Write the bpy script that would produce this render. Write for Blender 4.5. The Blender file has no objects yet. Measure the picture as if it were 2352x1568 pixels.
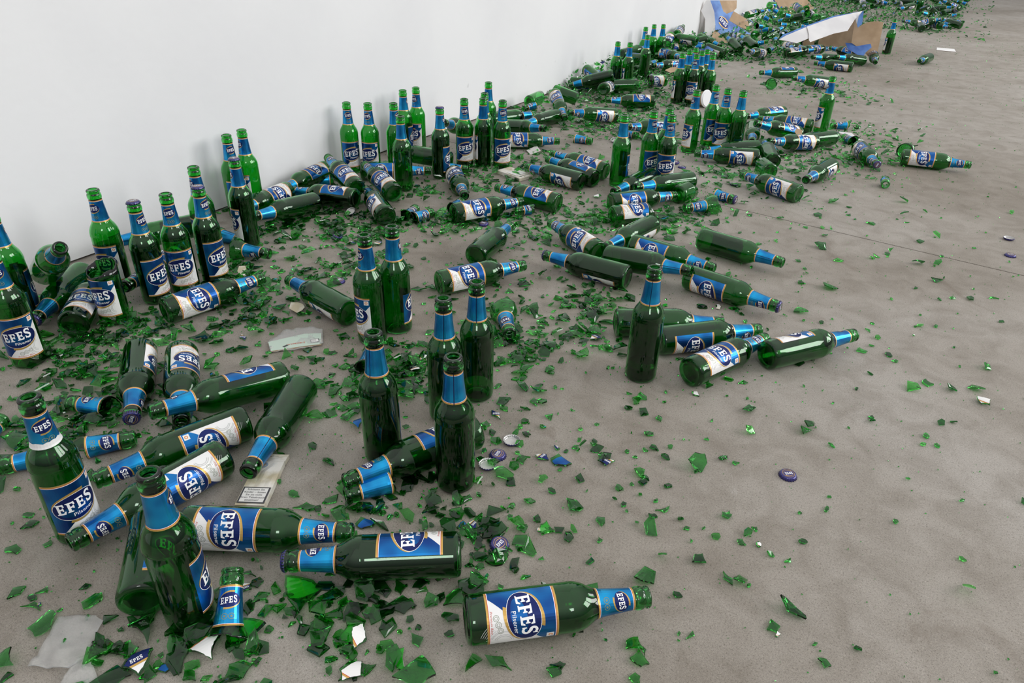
import bpy, bmesh, math, random
from mathutils import Vector, Matrix, Euler
from mathutils.geometry import tessellate_polygon
R = math.radians
random.seed(7)
S = bpy.context.scene
COL = S.collection

# ---------------------------------------------------------------- camera, world, lights, exposure
F_PX, PITCH, ROLL, CAM_H = 1626.17, 0.534574, 0.0282672, 0.84465
A0 = R(29.85)                                   # turn so that the wall runs along y at x = 0
CAM_X = 1.955
def _turn(v):
    return Vector((v[0]*math.cos(A0)-v[1]*math.sin(A0), v[0]*math.sin(A0)+v[1]*math.cos(A0), v[2]))
_cp, _sp, _c, _s = math.cos(PITCH), math.sin(PITCH), math.cos(ROLL), math.sin(ROLL)
_r0, _u0 = Vector((1, 0, 0)), Vector((0, _sp, _cp))
RIGHT, UP, FWD = _turn(_c*_r0+_s*_u0), _turn(-_s*_r0+_c*_u0), _turn((0, _cp, -_sp))
EYE = Vector((CAM_X, 0, CAM_H))
cam = bpy.data.objects.new('camera', bpy.data.cameras.new('camera'))
COL.objects.link(cam)
m = Matrix((RIGHT, UP, -FWD)).transposed().to_4x4(); m.translation = EYE
cam.matrix_world = m
cam.data.sensor_width = 36; cam.data.lens = 36*F_PX/2352; cam.data.clip_start = 0.01
S.camera = cam

W = bpy.data.worlds.new('hall_daylight'); S.world = W; W.use_nodes = True
nt = W.node_tree; nt.nodes.clear()
o = nt.nodes.new('ShaderNodeOutputWorld'); b = nt.nodes.new('ShaderNodeBackground')
g = nt.nodes.new('ShaderNodeTexCoord'); sx = nt.nodes.new('ShaderNodeSeparateXYZ'); rm = nt.nodes.new('ShaderNodeValToRGB')
nt.links.new(g.outputs['Generated'], sx.inputs[0]); nt.links.new(sx.outputs['Z'], rm.inputs[0])
e = rm.color_ramp.elements
e[0].position = 0.0; e[0].color = (.16, .165, .17, 1); e[1].position = .75; e[1].color = (1, 1, 1, 1)
k = e.new(.3); k.color = (.42, .43, .44, 1)
nt.links.new(rm.outputs[0], b.inputs[0]); nt.links.new(b.outputs[0], o.inputs[0]); b.inputs[1].default_value = .90

def area(name, loc, target, sx_, sy_, power, col=(1, 1, 1)):
    d = bpy.data.lights.new(name, 'AREA'); d.shape = 'RECTANGLE'; d.size = sx_; d.size_y = sy_; d.energy = power; d.color = col
    ob = bpy.data.objects.new(name, d); COL.objects.link(ob); ob.location = loc
    ob.rotation_euler = (Vector(target)-Vector(loc)).to_track_quat('-Z', 'Y').to_euler()
    return ob
# tall hall windows on the side opposite the wall and one behind the camera
area('window_light', (9.3, 3.6, 4.0), (0.8, 1.2, .2), 2.6, 3.3, 245, (1, .995, .985))
area('window_light', (8.6, 6.7, 4.0), (0.8, 2.2, .2), 2.6, 3.3, 245, (1, .995, .985))
area('window_light', (5.8, 9.5, 2.6), (0.8, 7.0, 0), 2.4, 1.8, 80, (1, .995, .985))
area('window_light', (3.6, -2.6, 3.0), (1.2, 1.2, 0), 1.0, 1.0, 32, (.98, .99, 1))

S.view_settings.view_transform = 'Standard'; S.view_settings.look = 'None'
S.view_settings.gamma = 1; S.view_settings.use_curve_mapping = False
S.view_settings.exposure = 0.17
try:
    S.cycles.use_denoising = True; S.cycles.max_bounces = 14; S.cycles.diffuse_bounces = 3; S.cycles.glossy_bounces = 5
    S.cycles.transmission_bounces = 12; S.cycles.transparent_max_bounces = 12; S.cycles.sample_clamp_indirect = 6
except Exception: pass

# ---------------------------------------------------------------- helpers
def ray(px, py):
    return FWD + RIGHT*((px-1176)/F_PX) - UP*((py-784)/F_PX)
def at(px, py, z=0.0):                             # the place at height z seen at a spot of the photograph
    d = ray(px, py); return EYE + d*((z-CAM_H)/d.z)
def on_plane(px, py, p, n):
    d = ray(px, py); return EYE + d*((Vector(p)-EYE).dot(n)/d.dot(n))
def obj(name, me, parent=None, mats=None, loc=None):
    if isinstance(me, bmesh.types.BMesh):
        q = bpy.data.meshes.new(name); me.to_mesh(q); me.free(); me = q
    ob = bpy.data.objects.new(name, me); COL.objects.link(ob)
    if mats:
        for x in mats: me.materials.append(x)
    if parent: ob.parent = parent
    if loc is not None: ob.location = loc
    return ob
def tag(ob, label=None, cat=None, group=None, kind=None):
    if label: ob['label'] = label
    if cat: ob['category'] = cat
    if group: ob['group'] = group
    if kind: ob['kind'] = kind
    return ob
def smooth(me, on=True):
    for f in me.polygons: f.use_smooth = on

# ---------------------------------------------------------------- materials
def mat(name, col, rough=.5, metal=0.0, spec=.5, trans=0.0, ior=1.45, coat=0.0):
    M = bpy.data.materials.new(name); M.use_nodes = True
    p = M.node_tree.nodes['Principled BSDF']
    p.inputs['Base Color'].default_value = (*col, 1); p.inputs['Roughness'].default_value = rough
    p.inputs['Metallic'].default_value = metal; p.inputs['Specular IOR Level'].default_value = spec
    p.inputs['Transmission Weight'].default_value = trans; p.inputs['IOR'].default_value = ior
    p.inputs['Coat Weight'].default_value = coat
    return M
def nodes(M): return M.node_tree.nodes, M.node_tree.links, M.node_tree.nodes['Principled BSDF']
def noise_mix(M, c1, c2, scale, lo=.4, hi=.6, detail=4, coord='Object'):
    N, L, p = nodes(M)
    t = N.new('ShaderNodeTexCoord'); n = N.new('ShaderNodeTexNoise'); r = N.new('ShaderNodeValToRGB')
    n.inputs['Scale'].default_value = scale; n.inputs['Detail'].default_value = detail
    r.color_ramp.elements[0].position = lo; r.color_ramp.elements[0].color = (*c1, 1)
    r.color_ramp.elements[1].position = hi; r.color_ramp.elements[1].color = (*c2, 1)
    L.new(t.outputs[coord], n.inputs['Vector']); L.new(n.outputs['Fac'], r.inputs[0]); L.new(r.outputs[0], p.inputs['Base Color'])
    return M
GLASS = mat('green_bottle_glass', (.075, .56, .10), .015, trans=1.0, ior=1.5)
GLASS_D = mat('dusty_green_bottle_glass', (.050, .40, .075), .035, trans=1.0, ior=1.5)
SHARD = mat('green_shard_glass', (.075, .56, .09), .03, trans=1.0, ior=1.45)
SHARD_DARK = mat('dark_green_shard_glass', (.03, .27, .045), .03, trans=1.0, ior=1.45)
SHARD_BRIGHT = mat('bright_green_shard_glass', (.14, .74, .13), .04, trans=1.0, ior=1.4)
BEER = mat('beer_seen_through_green_glass', (.016, .026, .010), .08)
PAPER = mat('label_paper', (.80, .79, .78), .45, metal=.15)
BLUE = noise_mix(mat('label_blue_foil', (.02, .11, .45), .30, metal=.82, coat=.12), (.008, .045, .23), (.014, .235, .60), 24, .3, .75, 1)
AZURE = noise_mix(mat('neck_label_blue_foil', (.03, .2, .6), .27, metal=.85, coat=.12), (.008, .10, .36), (.016, .37, .72), 30, .3, .7, 1)
NAVY = mat('label_navy_ink', (.008, .018, .12), .35, metal=.5)
GOLD = mat('label_gold_foil', (.60, .37, .10), .35, metal=.6)
RED = mat('label_red_ink', (.55, .06, .03), .5)
INK = mat('label_white_ink', (.86, .86, .87), .45)
GREY = mat('label_grey_ink', (.48, .48, .47), .5)
OLIVE = mat('neck_label_medal_ink', (.22, .25, .17), .45, metal=.4)
ORANGE = mat('label_orange_ink', (.75, .28, .1), .5)
CAPM = mat('crown_cap_purple_lacquer', (.035, .03, .16), .25, metal=.45, coat=.5)
TIN = mat('crown_cap_tin_edge', (.45, .44, .43), .35, metal=.8)
LINER = mat('crown_cap_liner', (.5, .49, .47), .5)
KRAFT = noise_mix(mat('brown_cardboard', (.42, .29, .18), .85), (.36, .25, .155), (.46, .33, .215), 9)
WHITEB = noise_mix(mat('white_coated_cardboard', (.66, .65, .65), .5), (.60, .59, .60), (.70, .69, .69), 5)
BLUEB = noise_mix(mat('blue_printed_cardboard', (.08, .19, .48), .42), (.04, .11, .36), (.12, .26, .58), 7)
CREAM = noise_mix(mat('cream_pack_card', (.55, .50, .40), .6), (.46, .40, .28), (.66, .63, .57), 26)
BLACK = mat('black_print', (.02, .02, .02), .6)
FILM = mat('clear_plastic_film', (.93, .93, .92), .12, trans=1.0, ior=1.12)
FILM.node_tree.nodes['Principled BSDF'].inputs['Transmission Weight'].default_value = .82
MINT = mat('pale_green_paper', (.45, .55, .47), .6)
WPLASTIC = mat('white_plastic_lid', (.78, .77, .79), .35)

# ---------------------------------------------------------------- 2-D drawing helpers (metres: u across, v up)
def poly(bm, pts, mi, lay):
    vs = [bm.verts.new((p[0], p[1], lay)) for p in pts]
    for t in tessellate_polygon([[Vector((p[0], p[1], 0)) for p in pts]]):
        f = bm.faces.new([vs[i] for i in t]); f.material_index = mi
        f.normal_update()
        if f.normal.z < 0: f.normal_flip()
def ring_pts(cx, cy, rx, ry, a0, a1, n, tilt=0):
    out = []
    for i in range(n+1):
        a = R(a0+(a1-a0)*i/n); x, y = rx*math.cos(a), ry*math.sin(a)
        out.append((cx+x*math.cos(tilt)-y*math.sin(tilt), cy+x*math.sin(tilt)+y*math.cos(tilt)))
    return out
def disc(bm, cx, cy, rx, ry, mi, lay, tilt=0, n=28): poly(bm, ring_pts(cx, cy, rx, ry, 0, 360, n, tilt)[:-1], mi, lay)
def swoosh(bm, cx, cy, rx, ry, a0, a1, w, mi, lay, tilt=0, n=20, end=.15):
    o_, i_ = [], []
    for k_ in range(n+1):
        t = k_/n; ww = w*(end+(1-end)*t)
        o_ += ring_pts(cx, cy, rx+ww, ry+ww, a0+(a1-a0)*t, a0+(a1-a0)*t, 1, tilt)[:1]
        i_ += ring_pts(cx, cy, rx, ry, a0+(a1-a0)*t, a0+(a1-a0)*t, 1, tilt)[:1]
    poly(bm, o_+i_[::-1], mi, lay)
def circle_line(bm, cx, cy, r, w, mi, lay, n=16):
    swoosh(bm, cx, cy, r, r, 0, 180, w, mi, lay, n=n//2, end=1); swoosh(bm, cx, cy, r, r, 180, 360, w, mi, lay, n=n//2, end=1)
_E = [(0,0),(.72,0),(.82,.29),(.71,.30),(.58,.15),(.35,.15),(.35,.43),(.52,.43),(.57,.34),(.66,.34),(.66,.67),(.57,.67),(.52,.58),(.35,.58),(.35,.86),(.56,.86),(.66,.72),(.77,.73),(.73,1),(0,1),(0,.92),(.12,.88),(.12,.12),(0,.08)]
_F = [(0,0),(.50,0),(.50,.08),(.35,.12),(.35,.42),(.52,.42),(.57,.33),(.66,.33),(.66,.66),(.57,.66),(.52,.57),(.35,.57),(.35,.86),(.56,.86),(.66,.70),(.77,.71),(.73,1),(0,1),(0,.92),(.12,.88),(.12,.12),(0,.08)]
def _S():
    o_, i_ = [], []
    c = []
    for k_ in range(13): a = R(25+ (270-25)*k_/12); c.append((.38+.25*math.cos(a), .735+.19*math.sin(a)))
    for k_ in range(1, 13): a = R(90-(250)*k_/12); c.append((.38+.27*math.cos(a), .275+.20*math.sin(a)+.07*(1-k_/12)*0))
    c = [(x, y*1.0) for x, y in c]
    n = len(c)
    for j in range(n):
        p, q = c[max(0, j-1)], c[min(n-1, j+1)]; dx, dy = q[0]-p[0], q[1]-p[1]; l = math.hypot(dx, dy) or 1
        w = .09*(.75+.45*math.sin(math.pi*j/(n-1)))
        o_.append((c[j][0]-dy/l*w, c[j][1]+dx/l*w)); i_.append((c[j][0]+dy/l*w, c[j][1]-dx/l*w))
    return o_, i_
_SO, _SI = _S()
def efes(bm, cx, cy, w, h, mi, lay, rise=.0, rot=0):
    lw = w/4.0; sc = [1.0, .94, .98, 1.14]; x = -w/2; s_, c_ = math.sin(rot), math.cos(rot)
    for i, ch in enumerate('EFES'):
        hh = h*sc[i]; yb = -h/2 + rise*(i-1.5)*h + (0 if i < 3 else -.05*h)
        fx = lambda p: (x+p[0]*lw*1.08, yb+p[1]*hh)
        T = lambda p: (cx+fx(p)[0]*c_-fx(p)[1]*s_, cy+fx(p)[0]*s_+fx(p)[1]*c_)
        if ch == 'S':
            for j in range(len(_SO)-1): poly(bm, [T(q) for q in (_SO[j], _SO[j+1], _SI[j+1], _SI[j])], mi, lay)
            poly(bm, [T(q) for q in ((.60, .68), (.70, .68), (.72, .99), (.62, .93))], mi, lay)
            poly(bm, [T(q) for q in ((.06, .02), (.15, .07), (.17, .32), (.06, .32))], mi, lay)
        else:
            poly(bm, [T(q) for q in (_E if ch == 'E' else _F)], mi, lay)
        x += lw*(.98 if ch != 'F' else .94)
_tx = {}
def text(bm, s, cx, cy, size, mi, lay, rot=0, shear=0, wfix=None):
    if s not in _tx:
        c = bpy.data.curves.new('t', 'FONT'); c.body = s; c.size = 1; c.resolution_u = 2; c.align_x = 'CENTER'; c.align_y = 'CENTER'
        ob = bpy.data.objects.new('t', c); COL.objects.link(ob); dg = bpy.context.evaluated_depsgraph_get(); dg.update()
        me = bpy.data.meshes.new_from_object(ob.evaluated_get(dg))
        _tx[s] = ([tuple(v.co[:2]) for v in me.vertices], [tuple(f.vertices) for f in me.polygons])
        bpy.data.objects.remove(ob); bpy.data.curves.remove(c); bpy.data.meshes.remove(me)
    V, Fs = _tx[s]; c_, s_ = math.cos(rot), math.sin(rot)
    k_ = size
    wk = size if wfix is None else wfix/(max(v[0] for v in V)-min(v[0] for v in V))
    vs = []
    for x, y in V:
        x, y = x*wk+shear*y*k_, y*k_
        vs.append(bm.verts.new((cx+x*c_-y*s_, cy+x*s_+y*c_, lay)))
    for f in Fs:
        g_ = bm.faces.new([vs[i] for i in f]); g_.material_index = mi; g_.normal_update()
        if g_.normal.z < 0: g_.normal_flip()
def slice_u(bm, step, lo, hi):
    u = lo
    while u <= hi:
        bmesh.ops.bisect_plane(bm, geom=bm.verts[:]+bm.edges[:]+bm.faces[:], dist=1e-6, plane_co=(u, 0, 0), plane_no=(1, 0, 0)); u += step
def slice_v(bm, vals):
    for v in vals:
        bmesh.ops.bisect_plane(bm, geom=bm.verts[:]+bm.edges[:]+bm.faces[:], dist=1e-6, plane_co=(0, v, 0), plane_no=(0, 1, 0))

# ---------------------------------------------------------------- the bottle: outline and skin
PROF = [(0, .0255), (.0012, .0298), (.0035, .0322), (.0075, .0335), (.012, .03375), (.030, .03375), (.060, .03375), (.090, .03375), (.120, .03375),
        (.1435, .03375), (.1450, .0342), (.1465, .03385), (.150, .0337), (.1545, .0331), (.159, .0320), (.1635, .0303), (.168, .0281), (.172, .0257), (.176, .0233), (.180, .0212), (.184, .0198),
        (.190, .0188), (.200, .0178), (.212, .0167), (.224, .0157), (.236, .0149), (.2375, .0150), (.2385, .0158), (.2410, .0163), (.2460, .0162), (.2490, .0156), (.2505, .0142), (.2520, .0139),
        (.2530, .0150), (.2550, .0155), (.2575, .0153), (.2592, .0143), (.2600, .0128)]
def rad(z):
    if z <= 0: return PROF[0][1]
    for (a, ra), (b_, rb) in zip(PROF, PROF[1:]):
        if z <= b_: return ra+(rb-ra)*(z-a)/(b_-a)
    return PROF[-1][1]
def rin(z):
    if z < .006: return .022
    return max(.0088, rad(z)-(.0030 if z < .15 else .0030+.001*min(1, (z-.15)/.04))) if z < .24 else .0098
def wrap(bm, r0, lift):                              # bend a flat drawing (v = height on the bottle) round the bottle, facing -Y
    for v in bm.verts:
        u, z, l = v.co; a = u/r0; r = rad(z)+lift+l
        v.co = (math.sin(a)*r, -math.cos(a)*r, z)
NS = 40
def lathe_glass(lo=None, hi=None, seed=0, jag=.01):
    """whole bottle, or a broken part between the jagged heights lo and hi"""
    rn = random.Random(seed)
    def jagline(z0, amp):
        if z0 is None: return None
        ks = [rn.uniform(-1, 1) for _ in range(11)]; out = []
        ph = rn.uniform(0, 6.28)
        for i in range(NS):
            t = i/NS*11; a, b_ = ks[int(t) % 11], ks[(int(t)+1) % 11]; f = t-int(t)
            out.append(z0+amp*(.6*(a+(b_-a)*f)+.7*math.sin(6.283*i/NS+ph)+rn.uniform(-.12, .12)))
        return out
    L, H = jagline(lo, jag), jagline(hi, jag)
    zs = [p[0] for p in PROF]
    if lo is not None: zs = [z for z in zs if z > lo-jag*1.5]
    if hi is not None: zs = [z for z in zs if z < hi+jag*1.5]
    bm = bmesh.new()
    def grid(rf, zl):
        g_ = []
        for z in zl:
            row = []
            for i in range(NS):
                zz = z
                if L: zz = max(zz, L[i])
                if H: zz = min(zz, H[i])
                zz = max(0, min(.26, zz)); a = 6.283185*i/NS; r = rf(zz)
                row.append(bm.verts.new((r*math.cos(a), r*math.sin(a), zz)))
            g_.append(row)
        for p, q in zip(g_, g_[1:]):
            for i in range(NS):
                j = (i+1) % NS; bm.faces.new((p[i], p[j], q[j], q[i]))
        return g_
    O = grid(rad, zs)
    zi = [z for z in zs if z > .006]
    if lo is None: zi = [.0061]+zi
    I = grid(rin, zi)
    for i in range(NS):                              # rims
        j = (i+1) % NS
        bm.faces.new((O[-1][i], O[-1][j], I[-1][j], I[-1][i]))
        if lo is not None: bm.faces.new((O[0][j], O[0][i], I[0][i], I[0][j]))
    if lo is None:                                   # punted bottom
        for ringv, z, flip, rr in ((O[0], .004, True, (.024, .016)), (I[0], .0095, False, (.018, .010))):
            prev = ringv
            for q, r_ in enumerate(rr):
                cur = [bm.verts.new((r_*math.cos(6.283185*i/NS), r_*math.sin(6.283185*i/NS), (.0005 if flip else .0065) if q == 0 else z)) for i in range(NS)]
                for i in range(NS): bm.faces.new((prev[i], prev[(i+1) % NS], cur[(i+1) % NS], cur[i]))
                prev = cur
            c = bm.verts.new((0, 0, z+.0005))
            for i in range(NS): bm.faces.new((prev[i], prev[(i+1) % NS], c))
    bmesh.ops.remove_doubles(bm, verts=bm.verts[:], dist=1e-5)
    bmesh.ops.dissolve_degenerate(bm, edges=bm.edges[:], dist=1e-6)
    bmesh.ops.recalc_face_normals(bm, faces=bm.faces[:])
    me = bpy.data.meshes.new('bottle_glass'); bm.to_mesh(me); bm.free(); smooth(me)
    me.materials.append(GLASS)
    return me
def lathe_simple(pts, n=24, cap=True):
    bm = bmesh.new(); g_ = [[bm.verts.new((r*math.cos(6.283185*i/n), r*math.sin(6.283185*i/n), z)) for i in range(n)] for z, r in pts]
    for p, q in zip(g_, g_[1:]):
        for i in range(n): bm.faces.new((p[i], p[(i+1) % n], q[(i+1) % n], q[i]))
    if cap: bm.faces.new(g_[-1]); bm.faces.new(g_[0][::-1])
    return bm

LM = [PAPER, BLUE, NAVY, GOLD, RED, INK, GREY, ORANGE, OLIVE]
LW, L0, L1 = .0410, .0265, .1225                       # half width (arc), bottom and top of the front label
def draw_front(bm):
    W_, H_ = LW, L1-L0; c = lambda u, v: (u, L0+v)
    poly(bm, [c(-W_, 0), c(W_, 0), c(W_, H_), c(-W_, H_)], 0, 0)
    poly(bm, [c(-W_, 0), c(-W_*.78, 0), c(W_, H_*.80), c(W_, H_), c(-W_, H_)], 1, .00008)
    for v0, s_ in ((0, 1), (H_, -1)):
        for a, b_, mi in ((0, .0026, 3), (.0026, .0034, 4), (.0034, .0042, 5)):
            y0, y1 = sorted((v0+s_*a, v0+s_*b_)); poly(bm, [c(-W_, y0), c(W_, y0), c(W_, y1), c(-W_, y1)], mi, .00016)
    t = R(8); cy = L0+H_*.52
    disc(bm, 0, cy, .0345, .0225, 2, .00016, t, 36)
    swoosh(bm, 0, cy, .0352, .0228, 175, 62, .0052, 3, .00024, t)
    swoosh(bm, 0, cy, .0352, .0228, -5, -118, .0052, 3, .00024, t)
    swoosh(bm, 0, cy, .0345, .0225, 0, 180, .0007, 5, .00024, t, 24, 1); swoosh(bm, 0, cy, .0345, .0225, 180, 360, .0007, 5, .00024, t, 24, 1)
    disc(bm, 0, cy-.0065, .0250, .0110, 1, .00020, t, 30)
    efes(bm, 0, cy+.0035, .058, .0195, 5, .00036, .06, R(3))
    text(bm, 'Pilsener', .0065, cy-.0125, .0085, 5, .00036, R(6), .1, .030)
    poly(bm, [(.028, L1-.0165), (.0385, L1-.0165), (.0385, L1-.0065), (.028, L1-.0065)], 0, .00024)
    disc(bm, .0332, L1-.011, .0032, .0032, 7, .00030, 0, 10); disc(bm, .0332, L1-.011, .0016, .0016, 0, .00036, 0, 8)
    for q, (u, v) in enumerate(((-.002, .0125), (.0065, .0150), (.015, .0175))): circle_line(bm, u, L0+v, .0036, .0006, 8, .00010); circle_line(bm, u, L0+v, .0018, .0005, 8, .00010, 10)
    text(bm, 'Premium Beer', .004, L0+.0062, .0045, 4, .00010, 0, .25, .030)
    for r_ in (.010, .0125, .017): swoosh(bm, .034, L0+.022, r_, r_, 100, 250, .0009, 6, .00010, n=14, end=1)
    for q in range(6): swoosh(bm, .034, L0+.022, .019+q*.0028, .019+q*.0028, 205+q*3, 250, .0006, 6, .00010, n=8, end=1)
def front_mesh(zmax=None, zmin=None, umin=None):
    bm = bmesh.new(); draw_front(bm)
    slice_u(bm, .0042, -.0378, .038)
    for v, keep_below in ((zmax, True), (zmin, False)):
        if v is not None:
            bmesh.ops.bisect_plane(bm, geom=bm.verts[:]+bm.edges[:]+bm.faces[:], dist=1e-7, plane_co=(0, v, 0), plane_no=(.12, 1 if keep_below else -1, 0), clear_outer=True)
    if umin is not None:
        bmesh.ops.bisect_plane(bm, geom=bm.verts[:]+bm.edges[:]+bm.faces[:], dist=1e-7, plane_co=(umin, .07, 0), plane_no=(-1, .35, 0), clear_outer=True)
    wrap(bm, .03375, .00012)
    me = bpy.data.meshes.new('front_label'); bm.to_mesh(me); bm.free()
    for x in LM: me.materials.append(x)
    return me
N0, N1, NR = .1815, .2355, .0170
LMN = [PAPER, AZURE, NAVY, GOLD, RED, INK, GREY, ORANGE, OLIVE]
def draw_neck(bm):
    W_ = math.pi*NR*.995
    poly(bm, [(-W_, N0), (W_, N0), (W_, N1), (-W_, N1)], 1, 0)
    for v0, s_ in ((N0, 1), (N1, -1)):
        for a, b_, mi in ((0, .0019, 3), (.0019, .0025, 4), (.0025, .0031, 5)):
            y0, y1 = sorted((v0+s_*a, v0+s_*b_)); poly(bm, [(-W_, y0), (W_, y0), (W_, y1), (-W_, y1)], mi, .00008)
    cy = N0+.034; t = R(8)
    disc(bm, 0, cy, .0150, .0098, 2, .00008, t, 24)
    swoosh(bm, 0, cy, .0152, .0100, 175, 60, .0026, 3, .00014, t, 14); swoosh(bm, 0, cy, .0152, .0100, -5, -120, .0026, 3, .00014, t, 14)
    efes(bm, 0, cy, .0250, .0088, 5, .00022, .04, R(3))
    for u in (-.0042, .0042): circle_line(bm, u, N0+.0125, .0033, .0008, 8, .00008); disc(bm, u, N0+.0125, .0016, .0016, 8, .00008, 0, 8)
    poly(bm, [(W_*.985, N0), (W_, N0), (W_, N1), (W_*.985, N1)], 2, .00016)
def neck_mesh(zmin=None, torn=False):
    bm = bmesh.new(); draw_neck(bm)
    if torn:
        rn = random.Random(3); W_ = math.pi*NR*.99
        poly(bm, [(-W_, N0-.0004), (W_, N0-.0004)]+[(W_-2*W_*i/26, N0+.0085+rn.uniform(-.0016, .0016)) for i in range(27)], 0, .0003)
    slice_u(bm, .0036, -.0504, .0506); slice_v(bm, [.184, .190, .200, .212, .224])
    if zmin: bmesh.ops.bisect_plane(bm, geom=bm.verts[:]+bm.edges[:]+bm.faces[:], dist=1e-7, plane_co=(0, zmin, 0), plane_no=(.15, -1, 0), clear_outer=True)
    wrap(bm, NR, .00012)
    me = bpy.data.meshes.new('neck_label'); bm.to_mesh(me); bm.free()
    for x in LMN: me.materials.append(x)
    return me
def cap_bm(inside=False):                            # crown cap, its top at z = .0065
    bm = bmesh.new(); n = 84; g_ = []
    for z, r, fl in ((0, .0160, .0009), (.0022, .0152, .0007), (.0042, .0146, .0002), (.0056, .0138, 0), (.0064, .0122, 0), (.0066, .004, 0)):
        g_.append([bm.verts.new(((r+fl*math.cos(21*6.283185*i/n))*math.cos(6.283185*i/n), (r+fl*math.cos(21*6.283185*i/n))*math.sin(6.283185*i/n), z)) for i in range(n)])
    for k_, (p, q) in enumerate(zip(g_, g_[1:])):
        for i in range(n): f = bm.faces.new((p[i], p[(i+1) % n], q[(i+1) % n], q[i])); f.smooth = True; f.material_index = 0
    bm.faces.new(g_[-1])
    h_ = [[bm.verts.new(((r+fl*math.cos(21*6.283185*i/n))*math.cos(6.283185*i/n), (r+fl*math.cos(21*6.283185*i/n))*math.sin(6.283185*i/n), z)) for i in range(n)] for z, r, fl in ((0, .0154, .0009), (.003, .0142, .0003), (.0052, .0134, 0), (.0056, .0126, 0))]
    for i in range(n):
        f = bm.faces.new((g_[0][(i+1) % n], g_[0][i], h_[0][i], h_[0][(i+1) % n])); f.material_index = 1
    for p, q in zip(h_, h_[1:]):
        for i in range(n): f = bm.faces.new((p[(i+1) % n], p[i], q[i], q[(i+1) % n])); f.material_index = 1; f.smooth = True
    f = bm.faces.new(h_[-1][::-1]); f.material_index = 2
    t = bmesh.new(); circle_line(t, 0, 0, .0100, .0006, 3, 0, 24)
    swoosh(t, 0, 0, .0090, .0064, 160, 40, .0014, 3, 0); swoosh(t, 0, 0, .0090, .0064, -20, -140, .0014, 3, 0); efes(t, 0, 0, .0150, .0056, 4, .00004, 0)
    me = bpy.data.meshes.new('x'); t.to_mesh(me); t.free()
    k0 = len(bm.verts); bm.from_mesh(me); bm.verts.ensure_lookup_table()
    for v in bm.verts[k0:]:
        rr = math.hypot(v.co.x, v.co.y); v.co.z += .00675-(max(0, rr-.004)/.0082)*.0002
    return bm
me = bpy.data.meshes.new('crown_cap'); b_ = cap_bm(); b_.to_mesh(me); b_.free()
for x in (CAPM, TIN, LINER, GOLD, INK): me.materials.append(x)
CAP_ME = me
FRONT, NECK, NECK_TORN = front_mesh(), neck_mesh(), neck_mesh(torn=True)
FRONT_TORN = front_mesh(zmax=.098)
FRONT_PEEL = front_mesh(umin=-.006)
WHOLE = lathe_glass()
WHOLE_D = WHOLE.copy(); WHOLE_D.materials.clear(); WHOLE_D.materials.append(GLASS_D)
def beer_me(top):
    z = [.0105, .012]+[p[0] for p in PROF if .012 < p[0] < top]+[top]
    bm = lathe_simple([(q, rin(q)-.0006) for q in z], 28); me = bpy.data.meshes.new('beer'); bm.to_mesh(me); bm.free(); smooth(me); me.materials.append(BEER); return me
BEERS = {1: beer_me(.205), 2: beer_me(.118), 3: beer_me(.036)}
def wall_me(z0, z1, arc, mats):
    pass

# kinds of bottle: parts are copied from these
NECKS, BASES, SHOULDERS = [], [], []
for s_ in range(5): NECKS.append((lathe_glass(lo=.172+.004*(s_ % 3), seed=40+s_, jag=.008), .26, NECK))
for s_ in range(2): NECKS.append((lathe_glass(lo=.200+.006*s_, seed=50+s_, jag=.008), .26, neck_mesh(zmin=.212+.006*s_)))
for s_ in range(3): SHOULDERS.append((lathe_glass(lo=.135+.010*s_, seed=60+s_, jag=.012), .26, NECK))
for s_ in range(4):
    h_ = (.040, .075, .110, .140)[s_]
    BASES.append((lathe_glass(hi=h_, seed=70+s_, jag=.012), h_, front_mesh(zmax=min(.12, h_-.016)) if h_ > .06 else None))

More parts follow.
